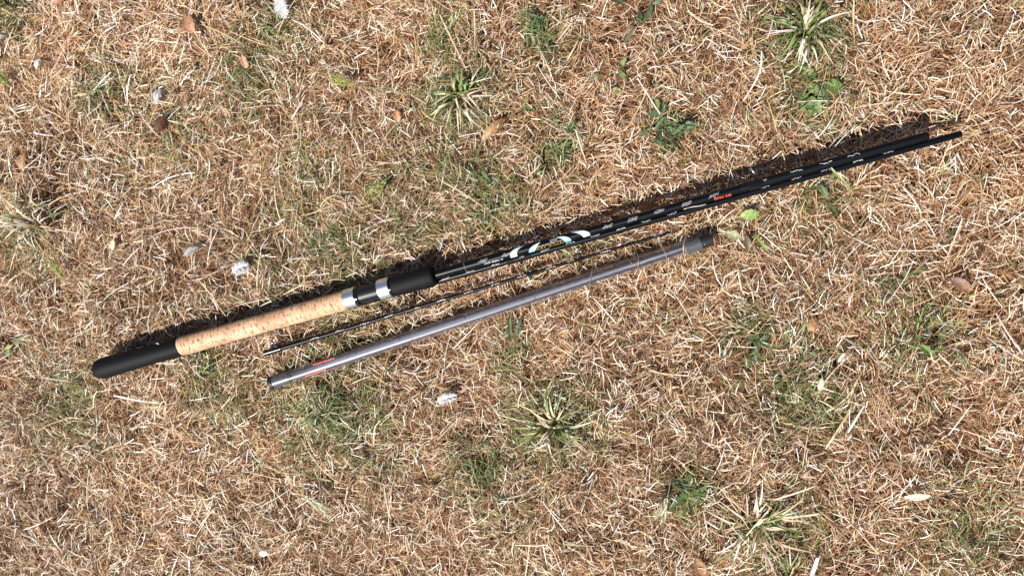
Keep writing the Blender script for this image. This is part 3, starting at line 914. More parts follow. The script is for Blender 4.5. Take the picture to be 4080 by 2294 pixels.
# ------------------------------------------------------------------ the clear tube and the two quiver tips in it
def storage_tube():
    ax = AX_TUBE; S = ax.s_of; L = ax.L
    th = thing('storage_tube', (ax.A.x, ax.A.y, 0.0), 'scuffed clear plastic tube with black end caps, lying below the rod sections', 'tube')
    s0 = S(*Z7(300, 1035)); s1 = S(*Z8(1705, 380))
    wall = .0009
    v, f, uv = [], [], []
    prof = [(s0, R_TUBE), (s0 + .0005, R_TUBE)] + [(s0 + (s1 - s0) * k / 10, R_TUBE) for k in range(1, 11)] + [(s1, R_TUBE - wall)] + [(s0 + (s1 - s0) * k / 10, R_TUBE - wall) for k in range(9, -1, -1)]
    lathe('tube_wall', ax, prof, 'clear', th, 36, caps=(False, False))
    # left plug and cap
    lathe('end_plug', ax, [(s0 - .001, R_TUBE - .0011), (s0 + .028, R_TUBE - .0011), (s0 + .029, R_TUBE - .003)], 'plug', th, 32)
    lathe('end_cap', ax, [(.0, R_TUBE - .003), (.0006, R_TUBE - .0004), (.002, R_TUBE + .0002), (s0 - .0015, R_TUBE + .0002), (s0 - .0003, R_TUBE - .0003)], 'cap', th, 32)
    # right plug and cap
    lathe('end_plug', ax, [(s1 - .020, R_TUBE - .003), (s1 - .019, R_TUBE - .0011), (s1 + .001, R_TUBE - .0011)], 'plug', th, 32)
    lathe('end_cap', ax, [(s1 + .0012, R_TUBE - .0012), (s1 + .008, R_TUBE - .0012), (L - .001, R_TUBE - .002), (L, R_TUBE - .0045)], 'cap', th, 32)
    # added grey strip: the tube's sky glare between the tips, given shape and colour
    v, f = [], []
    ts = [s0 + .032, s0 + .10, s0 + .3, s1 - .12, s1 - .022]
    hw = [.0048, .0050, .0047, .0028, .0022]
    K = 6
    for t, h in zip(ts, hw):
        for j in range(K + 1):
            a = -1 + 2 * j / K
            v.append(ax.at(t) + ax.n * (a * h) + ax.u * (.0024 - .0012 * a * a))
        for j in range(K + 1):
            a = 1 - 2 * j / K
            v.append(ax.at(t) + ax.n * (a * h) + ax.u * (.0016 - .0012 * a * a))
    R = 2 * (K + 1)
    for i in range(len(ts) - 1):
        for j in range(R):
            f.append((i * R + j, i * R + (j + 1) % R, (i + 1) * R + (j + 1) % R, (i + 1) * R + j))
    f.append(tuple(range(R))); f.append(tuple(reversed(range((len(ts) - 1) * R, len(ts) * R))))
    mk('glare_strip', v, f, 'glare', th)
    # quiver tips
    for side, word in ((1, 'upper'), (-1, 'lower')):
        if side > 0:
            z_red = (Z7(800, 832), Z7(1075, 740))
        else:
            z_red = (Z7(700, 960), Z7(965, 870))
        ta, tb = S(*z_red[0]), S(*z_red[1])
        a2 = Axis(ax.at(ta) + ax.n * side * .0066 + ax.u * -.0002, ax.at(s1 - .024) + ax.n * side * .0036 + ax.u * .0005)
        q = thing('quiver_tip', (a2.A.x, a2.A.y, a2.A.z), 'slender black quiver tip with red end, %s of the two inside the clear tube' % word, 'rod tip', 'quiver tips in the tube')
        ln = tb - ta
        lathe('red_end', a2, [(0, .0006), (.0005, .0011), (ln, .00125)], 'red', q, 14)
        b = lathe('blank', a2, [(ln + .0001, .0012), (a2.L * .5, .0015), (a2.L - .002, .0026), (a2.L, .0022)], 'blank_dull', q, 16)
        zs = (Z7(935, 840), Z7(1355, 700), Z7(1920, 510), Z3(1370, 1110), Z3(620, 1340)) if side > 0 else (Z7(1070, 785), Z7(1490, 640), Z7(2060, 450), Z3(1510, 1065), Z7(715, 890))
        for zz in zs:
            t = (ax.at(S(*zz)) - a2.A).dot(a2.d)
            if t < .004: continue
            c = a2.at(t) - ax.n * side * .0030 + a2.u * .0022
            vv, ff = [], []
            for k in range(16):
                qq = 2 * math.pi * k / 16
                p = c + ax.n * math.cos(qq) * .0019 + (ax.d * .75 + ax.u * .35) * math.sin(qq) * .0013
                for j in range(5):
                    w = 2 * math.pi * j / 5
                    vv.append(p + ((p - c).normalized() * math.cos(w) + Vector((0, 0, 1)) * math.sin(w)) * .00035)
            for k in range(16):
                for j in range(5):
                    ff.append((k * 5 + j, ((k + 1) % 16) * 5 + j, ((k + 1) % 16) * 5 + (j + 1) % 5, k * 5 + (j + 1) % 5))
            mk('guide_ring', vv, ff, 'wire', b)
storage_tube()

# ================================================================== PLANTS AND LITTER
def tz(x, y):
    """top of the matted grass"""
    return float(hgt(np.array([x]), np.array([y]))[0]) + 0.030

def blade_vf(pts, width, fold=0.25, taper=0.9, n=8):
    """a grass blade or straw with a folded cross-section, through points"""
    c = spline(pts, n)
    v, f = [], []
    for i, p in enumerate(c):
        d = (c[min(i + 1, n)] - c[max(i - 1, 0)]).normalized()
        s = d.cross(Vector((0, 0, 1)))
        s = s.normalized() if s.length > 1e-4 else Vector((1, 0, 0))
        u = s.cross(d)
        t = i / n
        w = width * .5 * (min(1, .55 + t * 2.5)) * (1 - taper * t ** 2.2)
        v += [p - s * w + u * (w * fold), p - u * (w * fold * .6), p + s * w + u * (w * fold)]
        if i:
            a = (i - 1) * 3; b = i * 3
            f += [(a, b, b + 1, a + 1), (a + 1, b + 1, b + 2, a + 2)]
    return v, f

def grade(v, c0, c1, n=8):
    k = len(v) // 3
    out = []
    for i in range(k):
        t = i / (k - 1)
        c = [a + (b - a) * t for a, b in zip(c0, c1)]
        out += [c, [x * .85 for x in c], c]
    return out

def ravel(px, z_off=(0.004,), over=None):
    return px

def tuft(x, y, n, rad, up, label, mix, width=(.0026, .0046), spread=(0, 2 * math.pi), seed=1):
    """grass tuft: each blade is a part. rad in metres"""
    r_ = random.Random(seed)
    b = Q(x, y, -.02)
    zz = float(hgt(np.array([b.x]), np.array([b.y]))[0])
    th = thing('grass_tuft', (b.x, b.y, zz), label, 'grass tuft')
    for i in range(n):
        a = r_.uniform(*spread)
        L = rad * r_.uniform(.35, 1.05)
        h = .008 + up * r_.uniform(.3, 1.1)
        o = Vector((b.x + r_.gauss(0, rad * .1), b.y + r_.gauss(0, rad * .1), zz + .004))
        d = Vector((math.cos(a), math.sin(a), 0)); s = Vector((-d.y, d.x, 0)) * r_.gauss(0, .18)
        tipz = max(tz(o.x + d.x * L, o.y + d.y * L) + .002, zz + .02 + h * r_.uniform(.2, 1))
        pts = [o, o + d * L * .4 + s * L * .5 + Vector((0, 0, h * .8 + .014)), o + d * L + s * L]
        pts[2].z = tipz
        v, f = blade_vf(pts, r_.uniform(*width), r_.uniform(.1, .5))
        g = r_.random()
        if g < mix:
            c0 = [k * r_.uniform(.8, 1.3) for k in r_.choice([GRN, GRN, OLIVE, PALEG, DKGRN])]
            c1 = [k * r_.uniform(.8, 1.2) for k in r_.choice([GRN, OLIVE, PALEG, CREAM])]
        else:
            c0 = [k * r_.uniform(.8, 1.1) for k in r_.choice([STRAW, CREAM, WHITE])]
            c1 = [k * r_.uniform(.8, 1.1) for k in r_.choice([STRAW, CREAM, WHITE])]
        V = duck(np.array([list(p) for p in v]))
        mk('blade', V, f, 'green', th, col=grade(v, c0, c1))
tuft(2010, 95, 64, .062, .035, 'bright green grass tuft near the top edge, right of centre', .7, seed=11)
tuft(1395, 1065, 56, .060, .035, 'green grass tuft below the clear tube, with blades spreading outwards', .72, seed=12)
tuft(1895, 1310, 62, .072, .03, 'half dried tuft with cream and green blades near the bottom edge', .38, seed=13)
tuft(1165, 255, 46, .062, .03, 'sparse green and straw tuft above the middle of the rod', .62, seed=14)
tuft(120, 560, 60, .085, .05, 'tall straw and green tuft beside the left edge', .32, (.0022, .0036), seed=15)
tuft(835, 1035, 60, .050, .025, 'low dark green tuft just below the left end of the clear tube', .9, (.0014, .0024), seed=16)
tuft(20, 25, 26, .06, .05, 'green tuft in the top left corner', .7, seed=17)
tuft(1980, 1440, 26, .05, .03, 'green blades growing at the bottom edge', .85, seed=18)

def leaf_vf(L, Wd, lobes=0, curl=.3, fold=.3, n=12, seed=0, wav=.0):
    """leaf along +x: toothed or plain outline, folded at the midrib, curled along its length"""
    r_ = random.Random(seed)
    v, f = [], []
    ang, x, z = .15, 0.0, 0.0
    for i in range(n + 1):
        t = i / n
        env = math.sin(math.pi * min(1, t * .93 + .05)) ** .75 * (.55 + .6 * t if lobes else 1.0)
        if t > .98: env = .04
        wl = wr = Wd * .5 * max(.03, env)
        if lobes:
            k = .5 + .5 * math.cos(2 * math.pi * t * lobes)
            wl *= .45 + .65 * k * r_.uniform(.7, 1.1); wr *= .45 + .65 * k * r_.uniform(.7, 1.1)
        else:
            wl *= r_.uniform(.85, 1.1); wr *= r_.uniform(.85, 1.1)
        wv = wav * Wd * r_.uniform(-1, 1)
        v += [Vector((x, -wl, z + wl * fold + wv)), Vector((x, -wl * .5, z + wl * fold * .35)), Vector((x, 0, z)),
              Vector((x, wr * .5, z + wr * fold * .35)), Vector((x, wr, z + wr * fold - wv))]
        st = L / n
        ang -= curl / n * (1 + r_.uniform(-.4, .4))
        x += math.cos(ang) * st; z += math.sin(ang) * st
        if i:
            a = (i - 1) * 5; b = i * 5
            for j in range(4):
                f.append((a + j, b + j, b + j + 1, a + j + 1))
    return v, f

def leafcol(v, c, c2=None, seed=0):
    r_ = random.Random(seed)
    out = []
    for i in range(len(v)):
        t = (i // 5) / (len(v) / 5)
        k = 1.25 if i % 5 == 2 else 1.0
        q = c if c2 is None else [a + (b - a) * max(0, min(1, t * 1.2 - .1 + r_.uniform(-.2, .2))) for a, b in zip(c, c2)]
        out.append([min(.8, a * k * r_.uniform(.88, 1.1)) for a in q])
    return out

def xform(v, pos, yaw, pitch=0.0, roll=0.0):
    Mx = Matrix.Translation(pos) @ Matrix.Rotation(yaw, 4, 'Z') @ Matrix.Rotation(-pitch, 4, 'Y') @ Matrix.Rotation(roll, 4, 'X')
    return [Mx @ p for p in v]

LG, LDK, LBL, LPL, LPU = (.12, .19, .05), (.055, .095, .035), (.085, .14, .075), (.26, .33, .13), (.17, .10, .09)
def weed(x, y, n, L, label, cols, lobes=4, Wf=.36, up=.25, spread=(0, 6.283), scat=.15, seed=0, dz=0.0):
    r_ = random.Random(seed)
    p = Q(x, y, 0)
    zz = tz(p.x, p.y) - .006 + dz
    th = thing('weed_plant', (p.x, p.y, zz - .012), label, 'weed')
    for i in range(n):
        a = spread[0] + (spread[1] - spread[0]) * (i + r_.uniform(-.3, .3)) / n
        l = L * r_.uniform(.6, 1.1)
        v, f = leaf_vf(l, l * Wf * r_.uniform(.8, 1.2), lobes, r_.uniform(.2, .9), r_.uniform(.1, .5), 12, seed * 50 + i, .10)
        o = Vector((p.x + r_.gauss(0, L * scat), p.y + r_.gauss(0, L * scat), zz + r_.uniform(-.002, .006)))
        v = xform(v, o, a, up * r_.uniform(.3, 1.3), r_.uniform(-.5, .5))
        V = duck(np.array([list(q) for q in v]))
        mk('leaf', V, f, 'leaf', th, col=leafcol(v, r_.choice(cols), r_.choice(cols), seed * 31 + i))
weed(1692, 325, 30, .024, 'dense curly blue-green weed in the upper right half', [LBL, LDK, LBL], 4, .42, .5, scat=.45, seed=1)
weed(1395, 338, 7, .030, 'jagged green weed above the rod, right of the sparse tuft', [LG, LDK], 4, .34, .25, scat=.5, seed=2)
weed(1732, 1243, 14, .032, 'dark green weed with toothed leaves near the bottom edge', [LDK, LG], 5, .36, .25, scat=.25, seed=3)
weed(1362, 88, 9, .030, 'green weed with narrow leaves below the top edge, centre', [LDK, LG, LG], 3, .25, .25, scat=.3, seed=4)
weed(1340, 55, 6, .022, 'dark small-leaved weed at the top edge', [LDK], 3, .4, .3, scat=.5, seed=5)
weed(1228, 488, 9, .024, 'dull weed with reddish leaves just above the rod', [LDK, LPU, LG], 3, .38, .25, scat=.5, seed=6)
weed(2055, 228, 12, .022, 'round-leaved olive weed below the bright green tuft', [LG, LPL, LDK], 0, .8, .3, scat=.6, seed=7)
weed(2040, 262, 10, .017, 'small round-leaved green weed beneath the olive one', [LG, LG, LPL], 0, .8, .4, scat=.5, seed=8)
weed(2262, 700, 10, .026, 'straggly green weed near the right edge, below the rod end', [LDK, LG], 3, .34, .25, scat=.8, seed=9)
weed(2345, 855, 10, .026, 'weed with purple and green leaves near the right edge', [LPU, LDK, LPU, LG], 3, .42, .25, scat=.8, seed=10)
weed(515, 928, 14, .016, 'small pale green weed under the foam butt', [LG, LPL, LDK], 3, .5, .35, scat=.7, seed=11)
weed(1300, 862, 4, .042, 'long dark leaves standing below the middle of the clear tube', [LDK, (.10, .11, .05)], 5, .2, .2, (1.2, 1.9), scat=.2, seed=12)
weed(1905, 845, 9, .024, 'grey-green weed to the right of the clear tube', [LDK, (.14, .17, .09)], 0, .45, .25, scat=.8, seed=13)
weed(1215, 1180, 8, .030, 'dark broken weed in a hollow below the green tuft', [LDK, (.12, .13, .06)], 3, .3, .2, scat=.6, seed=14)
weed(1590, 25, 5, .034, 'grey-green leaves at the top edge, right of centre', [(.11, .13, .08), LDK], 0, .3, .15, scat=.4, seed=15)
weed(605, 208, 7, .020, 'small dark green weed in the upper left', [LDK, LBL], 3, .35, .3, scat=.6, seed=16)
weed(1545, 195, 6, .016, 'tiny bright green leaves above the rod right of centre', [LG, LPL], 0, .5, .3, scat=.9, seed=17)
weed(2075, 470, 8, .022, 'dull green weed just below the right half of the rod', [LDK, (.16, .18, .08)], 0, .4, .3, scat=.9, seed=18)
weed(1415, 618, 5, .018, 'pale green leaf cluster between the rod and the tip section', [LG, LPL], 3, .5, .2, scat=.6, seed=19)
weed(1370, 405, 6, .026, 'dark toothed leaves below the jagged weed', [LDK, LG], 4, .33, .2, scat=.5, seed=20)
weed(1320, 700, 4, .018, 'small pale leaves between tip section and clear tube', [LPL, LG], 3, .5, .2, scat=.6, seed=21)
weed(25, 870, 8, .018, 'tiny grey-green weed at the left edge', [LBL, LPL], 0, .5, .3, scat=.8, seed=22)
weed(2050, 925, 7, .022, 'thin dull weed in the right half, below the grey-green one', [LDK, LG, LPU], 3, .3, .25, scat=.9, seed=23)

def single_leaf(name, x, y, L, Wf, yaw, label, cat, c, c2, lobes=0, curl=.5, fold=.25, pitch=.1, seed=0, dz=.004, roll=.1, wav=.05):
    p = Q(x, y, 0)
    v, f = leaf_vf(L, L * Wf, lobes, curl, fold, 14, seed, wav)
    o = Vector((p.x - math.cos(yaw) * L * .45, p.y - math.sin(yaw) * L * .45, tz(p.x, p.y) + dz))
    vv = xform(v, o, yaw, pitch, roll)
    ob = mk(name, vv, f, 'leaf', None, col=leafcol(v, c, c2, seed))
    return tag(ob, label, cat)
PINK, BRN, DKB, ORG_, TANL = (.55, .30, .20), (.30, .15, .07), (.10, .035, .018), (.50, .20, .06), (.48, .30, .15)
D = [('dry_leaf', 490, 72, .034, .75, 2.2, 'curled pinkish brown dead leaf in the upper left', PINK, BRN, .9, 1),
     ('dry_leaf', 625, 163, .022, .55, 1.9, 'small pink dead leaf in the upper left, right of the curled one', PINK, PINK, .5, 2),
     ('dry_leaf', 408, 318, .030, .6, 1.2, 'dark chocolate brown dead leaf on the left', DKB, DKB, .4, 3),
     ('dry_leaf', 70, 408, .028, .55, 1.4, 'tan dead leaf near the left edge', TANL, BRN, .7, 4),
     ('dry_leaf', 1245, 330, .050, .32, .75, 'long folded brown dead leaf above the rod', TANL, BRN, .9, 5),
     ('dry_leaf', 1005, 297, .020, .6, 1.8, 'small rosy dead leaf left of the sparse tuft', PINK, ORG_, .6, 6),
     ('dry_leaf', 1628, 520, .030, .38, .15, 'orange brown dead leaf tucked behind the black blank', ORG_, BRN, .3, 7),
     ('dry_leaf', 2402, 715, .030, .55, -.6, 'purplish dead leaf near the right edge', LPU, BRN, .4, 8),
     ('dry_leaf', 1760, 1425, .028, .7, 2.0, 'brown curled dead leaf at the bottom edge', BRN, TANL, .9, 9),
     ('dry_leaf', 165, 8, .035, .5, .3, 'brown dead leaf at the top edge on the left', PINK, BRN, .5, 10),
     ('dry_leaf', 2040, 815, .022, .7, 1.1, 'small wrinkled brown leaf in the right half', TANL, BRN, 1.0, 11),
     ('dry_leaf', 1535, 535, .018, .5, .4, 'small rust leaf beside the blank, left of the orange one', BRN, ORG_, .5, 12)]
for nm, x, y, L, wf, yaw, lab, c, c2, cu, sd_ in D:
    single_leaf(nm, x, y, L, wf, yaw, lab, 'dead leaf', c, c2, 0, cu, .35, .15, sd_)
single_leaf('green_leaf', 1838, 592, .046, .36, -.35, 'large pale grey-green leaf beside the right end of the clear tube', 'leaf', (.30, .36, .17), (.34, .27, .17), 2, .9, .35, .15, 31, .008)
single_leaf('green_leaf', 1880, 543, .026, .62, .1, 'yellow-green leaf between rod and pale grey-green leaf', 'leaf', (.30, .40, .12), (.22, .32, .09), 0, .6, .2, .15, 32, .006)
single_leaf('green_leaf', 1912, 612, .034, .22, -.9, 'narrow bright green leaf right of the clear tube end', 'leaf', (.16, .27, .06), (.12, .20, .05), 4, .5, .3, .1, 33)
single_leaf('green_leaf', 1880, 608, .022, .4, -1.3, 'dark shrivelled leaf under the pale grey-green leaf', 'leaf', (.10, .09, .05), (.16, .14, .08), 0, .8, .3, .1, 34, .0)
single_leaf('green_leaf', 1650, 268, .018, .6, 1.5, 'olive leaf above the curly weed', 'leaf', (.18, .22, .06), (.22, .22, .08), 0, .6, .3, .1, 35)
single_leaf('pale_petal', 289, 617, .018, .55, 1.5, 'cream petal lying right of the tall left tuft', 'petal', (.72, .62, .36), (.76, .68, .45), 0, .5, .2, .1, 36)
single_leaf('white_petal', 664, 1389, .015, .62, .1, 'small white petal at the bottom edge on the left', 'petal', (.82, .82, .84), (.84, .83, .82), 0, .5, .2, .1, 37)
single_leaf('cream_flake', 2298, 1243, .034, .28, .12, 'cream papery flake in the lower right', 'flake', (.80, .72, .52), (.76, .66, .42), 0, .4, .35, .1, 38, .006)
single_leaf('cream_flake', 2062, 966, .018, .5, 1.3, 'pale papery flake right of the thin dull weed', 'flake', (.74, .66, .50), (.70, .58, .36), 0, .6, .3, .1, 39)
single_leaf('cream_flake', 2118, 900, .016, .5, .9, 'greyish white flake in the right half', 'flake', (.68, .66, .60), (.70, .66, .55), 0, .7, .3, .1, 40)

# ------------------------------------------------------------------ feathers
def feather(x, y, L, Wd, yaw, label, seed, downy=.5, white=.8):
    r_ = random.Random(seed)
    p = Q(x, y, 0)
    zz = tz(p.x, p.y) + .004
    th = thing('feather', (p.x, p.y, zz), label, 'feather')
    d = Vector((math.cos(yaw), math.sin(yaw), 0)); s = Vector((-d.y, d.x, 0))
    o = Vector((p.x, p.y, zz)) - d * L * .5
    sh = [o + d * L * t + s * (L * .10 * math.sin(t * 2.2)) + Vector((0, 0, L * .16 * math.sin(t * math.pi))) for t in [k / 8 for k in range(9)]]
    v, f = tubepath(sh, [.0006 * (1 - .7 * k / 8) for k in range(9)], 6)
    mk('shaft', v, f, 'feather', th, col=np.array([white, white * .97, white * .9]))
    n = 230
    t = np.array([r_.random() for _ in range(n)])
    t = .12 + .88 * t
    sgn = np.array([r_.choice((-1, 1)) for _ in range(n)])
    base = np.array([list(sh[min(7, int(q * 8))].lerp(sh[min(7, int(q * 8)) + 1], q * 8 - min(7, int(q * 8)))) for q in t])
    ln = Wd * .5 * np.sin(np.pi * np.clip(t * .9 + .08, 0, 1)) ** .6 * np.array([r_.uniform(.7, 1.15) for _ in range(n)])
    az = yaw + sgn * np.array([r_.uniform(.7, 1.2) for _ in range(n)])
    V, C = ribbons(base, az, ln, np.array([r_.uniform(.0006, .0013) for _ in range(n)]), np.array([r_.gauss(.1, .25 * downy + .05) for _ in range(n)]),
                   np.array([r_.gauss(0, .7 * downy) for _ in range(n)]), np.array([r_.gauss(0, .5 * downy) for _ in range(n)]), np.zeros(n), 4,
                   np.array([[white * k, white * k, white * k * 1.01] for k in [r_.uniform(.85, 1.02) for _ in range(n)]]))
    N, K = V.shape[0], V.shape[1]
    idx = np.arange(N * K * 2).reshape(N, K, 2)
    q = np.stack([idx[:, :-1, 0], idx[:, 1:, 0], idx[:, 1:, 1], idx[:, :-1, 1]], -1).reshape(-1, 4)
    mk('vane', V.reshape(-1, 3), q, 'feather', th, col=C.reshape(-1, 3))
feather(710, 18, .040, .030, -1.35, 'large white feather at the top edge on the left', 1, .35)
feather(405, 250, .028, .016, 1.2, 'small fluffy grey-white feather in the left half above the handle', 2, .9, .68)
feather(612, 680, .032, .028, .25, 'white downy feather above the cork handle', 3, .8, .78)
feather(493, 637, .030, .014, .3, 'thin greyish feather up and left of the downy white one', 4, .5, .52)
feather(1125, 1004, .034, .020, .2, 'white downy feather below the clear tube', 5, .9, .78)
feather(100, 165, .018, .010, 1.1, 'small white feather scrap near the left edge', 6, .5, .8)
feather(10, 105, .022, .010, .5, 'grey feather scrap at the left edge', 7, .5, .6)

# ------------------------------------------------------------------ seed heads on stems
def seed_head(pts, stem, label, c, cs, seed, awn=.022, n=46, z=.012):
    """pts: head from base to end, stem: points away from the head's base (2575 px)"""
    r_ = random.Random(seed)
    A = Q(*pts[0]); B = Q(*pts[1])
    A.z = tz(A.x, A.y) + z; B.z = tz(B.x, B.y) + z + .006
    th = thing('barley_head', (A.x, A.y, A.z), label, 'seed head')
    sp = [A] + [Q(*q) for q in stem]
    for i, q in enumerate(sp[1:]):
        q.z = tz(q.x, q.y) + z * (1 - (i + 1) / len(stem)) - .004 * ((i + 1) == len(stem))
    c_ = spline(sp, 12)
    v, f = tubepath(c_, .0007, 6)
    mk('stem', v, f, 'green', th, col=np.array(cs))
    d = (B - A); L = d.length; d.normalize()
    s = d.cross(Vector((0, 0, 1))).normalized(); u = s.cross(d)
    parts, cols = [], []
    for i in range(n):
        t = i / n
        o = A + d * L * t * .62
        a = r_.uniform(0, 6.28)
        w = s * math.cos(a) + u * math.sin(a) * .7
        g = .0026 + .0022 * math.sin(t * 3.1)
        # grain
        e = o + d * .006 + w * g
        pv, pf = tubepath([o, o.lerp(e, .5) + w * .0006, e], [.0004, .0011, .0003], 5)
        parts.append((pv, pf)); k = r_.uniform(.8, 1.2); cols += [[min(.8, q * k) for q in c]] * len(pv)
        # awn
        ln = awn * r_.uniform(.6, 1.0) * (1 - .35 * t)
        e2 = e + (d + w * r_.uniform(.12, .34)).normalized() * ln
        pv, pf = tubepath([e, e.lerp(e2, .5) + w * .0006, e2], [.00036, .00028, .00012], 4)
        parts.append((pv, pf)); cols += [[min(.85, q * k * 1.3) for q in c]] * len(pv)
    v, f = join(parts)
    mk('ear', v, f, 'green', th, col=np.array(cols))
YG, PS = (.34, .36, .11), (.74, .66, .46)
seed_head(((900, 222), (838, 204)), [(960, 230), (1030, 243), (1095, 246)], 'green barley head on a long stem, left of the sparse tuft', YG, (.28, .25, .10), 1)
seed_head(((985, 455), (945, 502)), [(1040, 405), (1090, 360), (1160, 285)], 'green barley head above the rod on a stem running up to the sparse tuft', YG, (.20, .20, .08), 2)
seed_head(((45, 225), (14, 188)), [(80, 280), (120, 325), (160, 370)], 'green barley head near the left edge on a straw stem', YG, (.60, .48, .25), 3)
seed_head(((140, 648), (192, 718)), [(120, 600), (115, 560)], 'yellow-green barley head below the tall left tuft', (.44, .44, .15), (.45, .42, .18), 4)
seed_head(((12, 478), (-30, 465)), [(50, 490), (100, 530)], 'green barley head cut off by the left edge', YG, (.4, .38, .15), 5)
seed_head(((778, 1236), (868, 1296)), [(745, 1205), (715, 1170)], 'pale straw barley head near the bottom on the left', PS, (.50, .42, .16), 6, .026)
seed_head(((1678, 1240), (1652, 1302)), [(1682, 1225), (1688, 1200)], 'cream fan-shaped barley head near the bottom, left of the toothed weed', PS, PS, 7, .022, 34)

# ------------------------------------------------------------------ single straws and blades that stand out
def straw(name, pts, width, c0, c1, label, cat='straw', zs=None, group=None, taper=.5, fold=.35):
    q = []
    for i, p in enumerate(pts):
        z = zs[i] if zs else None
        w = Q(p[0], p[1], .0)
        zz = z if z is not None else tz(w.x, w.y) + .005
        q.append(Q(p[0], p[1], zz))
    v, f = blade_vf(q, width, fold, taper, 12)
    o = mk(name, v, f, 'straw' if cat in ('straw', 'twig') else 'green', None, col=grade(v, c0, c1, 12))
    return tag(o, label, cat, group)
straw('straw', [(1915, 130), (1912, 175), (1892, 218), (1868, 255)], .0026, WHITE, WHITE, 'long curved white straw below the bright green tuft')
straw('straw', [(2147, 0), (2146, 60), (2149, 112)], .0024, CREAM, STRAW, 'upright yellow straw at the top edge right of the bright green tuft')
straw('straw', [(733, 301), (750, 272), (767, 240)], .0024, WHITE, CREAM, 'short thick cream straw in the left half')
straw('straw', [(501, 707), (530, 740), (552, 775), (583, 812)], .0016, CREAM, CREAM, 'bent straw reaching down to the cork handle')
straw('white_quill', [(285, 994), (340, 1006), (402, 1014)], .0032, WHITE, WHITE, 'white quill-like stalk lying below the foam butt')
straw('straw', [(1110, 456), (1170, 490), (1226, 530)], .0018, CREAM, STRAW, 'pale straw pointing down towards the rod above the emblem')
straw('straw', [(2076, 1128), (2104, 1085), (2138, 1030)], .0028, CREAM, GOLD, 'broad yellow straw in the lower right')
straw('straw', [(2132, 1087), (2152, 1054), (2173, 1020)], .0028, WHITE, WHITE, 'white straw beside the broad yellow one in the lower right')
straw('straw', [(1295, 1370), (1345, 1372), (1383, 1376), (1414, 1442)], .0018, CREAM, CREAM, 'kinked straw at the bottom edge, centre')
straw('straw', [(1575, 327), (1605, 275), (1631, 220)], .0020, GOLD, CREAM, 'long golden straw left of the curly weed')
straw('straw', [(1447, 327), (1460, 368), (1475, 412)], .0020, WHITE, CREAM, 'pale straw right of the jagged weed')
straw('straw', [(1105, 37), (1140, 110), (1178, 187)], .0022, CREAM, STRAW, 'long straw leaning over the sparse tuft from the left')
straw('straw', [(1192, 27), (1194, 80), (1193, 128)], .0022, CREAM, GOLD, 'upright straw above the sparse tuft')
straw('straw', [(453, 87), (438, 125), (417, 167)], .0024, CREAM, STRAW, 'straw below the curled pinkish leaf')
straw('straw', [(273, 153), (274, 200), (272, 242)], .0018, STRAW, GOLD, 'upright golden straw in the upper left')
straw('straw', [(253, 90), (270, 77), (292, 65)], .0026, WHITE, WHITE, 'short white straw in the upper left, above the upright golden one')
straw('straw', [(10, 137), (20, 105), (34, 70)], .0022, WHITE, CREAM, 'pale straw at the left edge in the upper corner')
straw('straw', [(505, 62), (560, 85), (625, 120)], .0018, GOLD, CREAM, 'thin golden straw right of the curled pinkish leaf')
straw('straw', [(290, 1175), (360, 1215), (420, 1260)], .0018, CREAM, CREAM, 'long straw in the lower left')
straw('straw', [(540, 1235), (520, 1300), (490, 1350)], .0017, CREAM, CREAM, 'curved straw in the lower left, right of the long one')
straw('straw', [(760, 1110), (800, 1170), (850, 1215)], .0017, STRAW, CREAM, 'straw below the low dark green tuft')
straw('straw', [(940, 1120), (945, 1070), (990, 1030), (1010, 985)], .0019, CREAM, GOLD, 'bent golden straw left of the white downy feather below the tube')
straw('straw', [(1950, 1255), (2000, 1240), (2050, 1222)], .0024, WHITE, CREAM, 'white straw lying over the half dried tuft')
straw('straw', [(2040, 1448), (2048, 1425), (2056, 1402)], .0052, (.72, .73, .78), (.78, .78, .80), 'flat greyish white strip at the bottom edge', taper=.1)
straw('straw', [(2155, 400), (2195, 372), (2260, 335)], .0016, CREAM, GOLD, 'long thin straw above the rod end', zs=None)
straw('straw', [(2270, 470), (2295, 500), (2318, 536)], .0022, WHITE, WHITE, 'white straw below the rod end')
straw('straw', [(2420, 550), (2400, 600), (2380, 650)], .0022, WHITE, CREAM, 'white straw near the right edge below the rod')
straw('straw', [(1745, 470), (1770, 520), (1795, 580)], .0012, CREAM, CREAM, 'thin straw below the orange lettering')
# over the rod and the tube
def over(name, zf, pts, zs, width, c0, c1, label, cat):
    q = [P(*zf(x, y), z) for (x, y), z in zip(pts, zs)]
    v, f = blade_vf(q, width, .35, .5, 12)
    o = mk(name, v, f, 'straw' if cat in ('straw', 'twig') else 'green', None, col=grade(v, c0, c1, 12))
    return tag(o, label, cat)
over('twig', Z8, [(862, 420), (905, 560), (912, 640), (895, 740)], [.004, .021, .0255, .012], .0013, (.30, .19, .13), (.42, .28, .2), 'reddish twig crossing the clear tube right of its middle', 'twig')
over('twig', Z8, [(760, 560), (810, 625), (880, 695)], [.012, .025, .020], .0010, (.28, .17, .12), (.36, .22, .15), 'short thin twig on the clear tube beside the reddish one', 'twig')
over('twig', Z8, [(1040, 345), (1110, 305), (1240, 480), (1270, 560), (1290, 640)], [.004, .010, .024, .0245, .006], .0011, (.40, .26, .18), (.42, .28, .18), 'brown twig bent over the clear tube near its right end', 'twig')
over('straw', Z8, [(1545, 245), (1500, 360), (1488, 430), (1490, 515)], [.008, .021, .0262, .022], .0012, CREAM, CREAM, 'thin cream straw over the clear tube next to its right cap', 'straw')
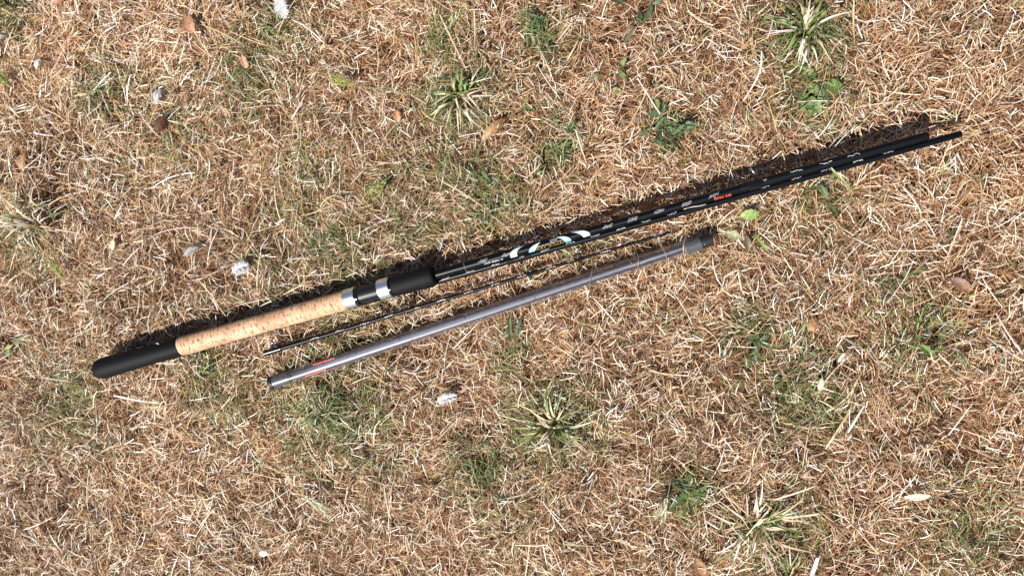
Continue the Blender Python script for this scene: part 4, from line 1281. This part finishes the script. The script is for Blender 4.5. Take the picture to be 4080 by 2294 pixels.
over('twig', Z8, [(352, 380), (335, 590), (312, 760), (290, 900), (284, 1010)], [.006, .014, .0245, .016, .003], .0012, (.16, .10, .07), (.22, .14, .09), 'dark twig crossing the clear tube in its middle', 'twig')
over('straw', Z8, [(1840, 200), (1825, 300), (1760, 405)], [.012, .022, .0235], .0010, CREAM, WHITE, 'fine curved straw lying over the black right cap', 'straw')
over('straw', Z4, [(1355, 480), (1420, 415), (1540, 350), (1700, 325), (1800, 298)], [.012, .025, .030, .031, .030], .0012, CREAM, WHITE, 'curly pale straw lying along the black blanks', 'straw')
over('straw', Z3, [(535, 765), (575, 790), (572, 830)], [.020, .020, .008], .0012, WHITE, WHITE, 'short white hooked straw on the blank beside the foam grip', 'straw')
over('green_leaf', Z5, [(2090, 345), (2140, 410), (2220, 490), (2310, 580), (2370, 690)], [.036, .034, .026, .018, .010], .0034, (.36, .44, .20), (.24, .32, .08), 'light green grass blade leaning on the rod near its right end', 'leaf')
over('straw', Z5, [(640, 1085), (760, 960), (880, 870)], [.006, .010, .012], .0018, CREAM, CREAM, 'pale straw between the rod and the yellow-green leaf', 'straw')
over('straw', Z4, [(150, 620), (220, 540), (310, 450)], [.006, .008, .010], .0018, (.5, .36, .22), (.55, .4, .25), 'brownish straw standing behind the emblem crescents', 'straw')
over('straw', Z4, [(425, 230), (470, 285), (525, 335)], [.008, .008, .008], .0024, WHITE, WHITE, 'short white straw above the black blank', 'straw')
for (x0, y0, x1, y1, lab) in ((985, 945, 1060, 930, 'white crumb of straw on the foam butt next to the cork'), (1060, 910, 1130, 885, 'looped straw crumb touching the cork on the foam butt'),
                              (905, 862, 940, 875, 'tiny straw flake on the upper side of the foam butt'), (330, 1080, 355, 1076, 'tiny straw flake near the rounded end of the foam butt')):
    zf = lambda x, y: (340 + x / 3.2175, 1100 + y / 3.2175)
    over('straw_crumb', zf, [(x0, y0), ((x0 + x1) / 2 + 8, (y0 + y1) / 2 - 6), (x1, y1)], [.0405, .0410, .0402], .0013, CREAM, WHITE, lab, 'straw')
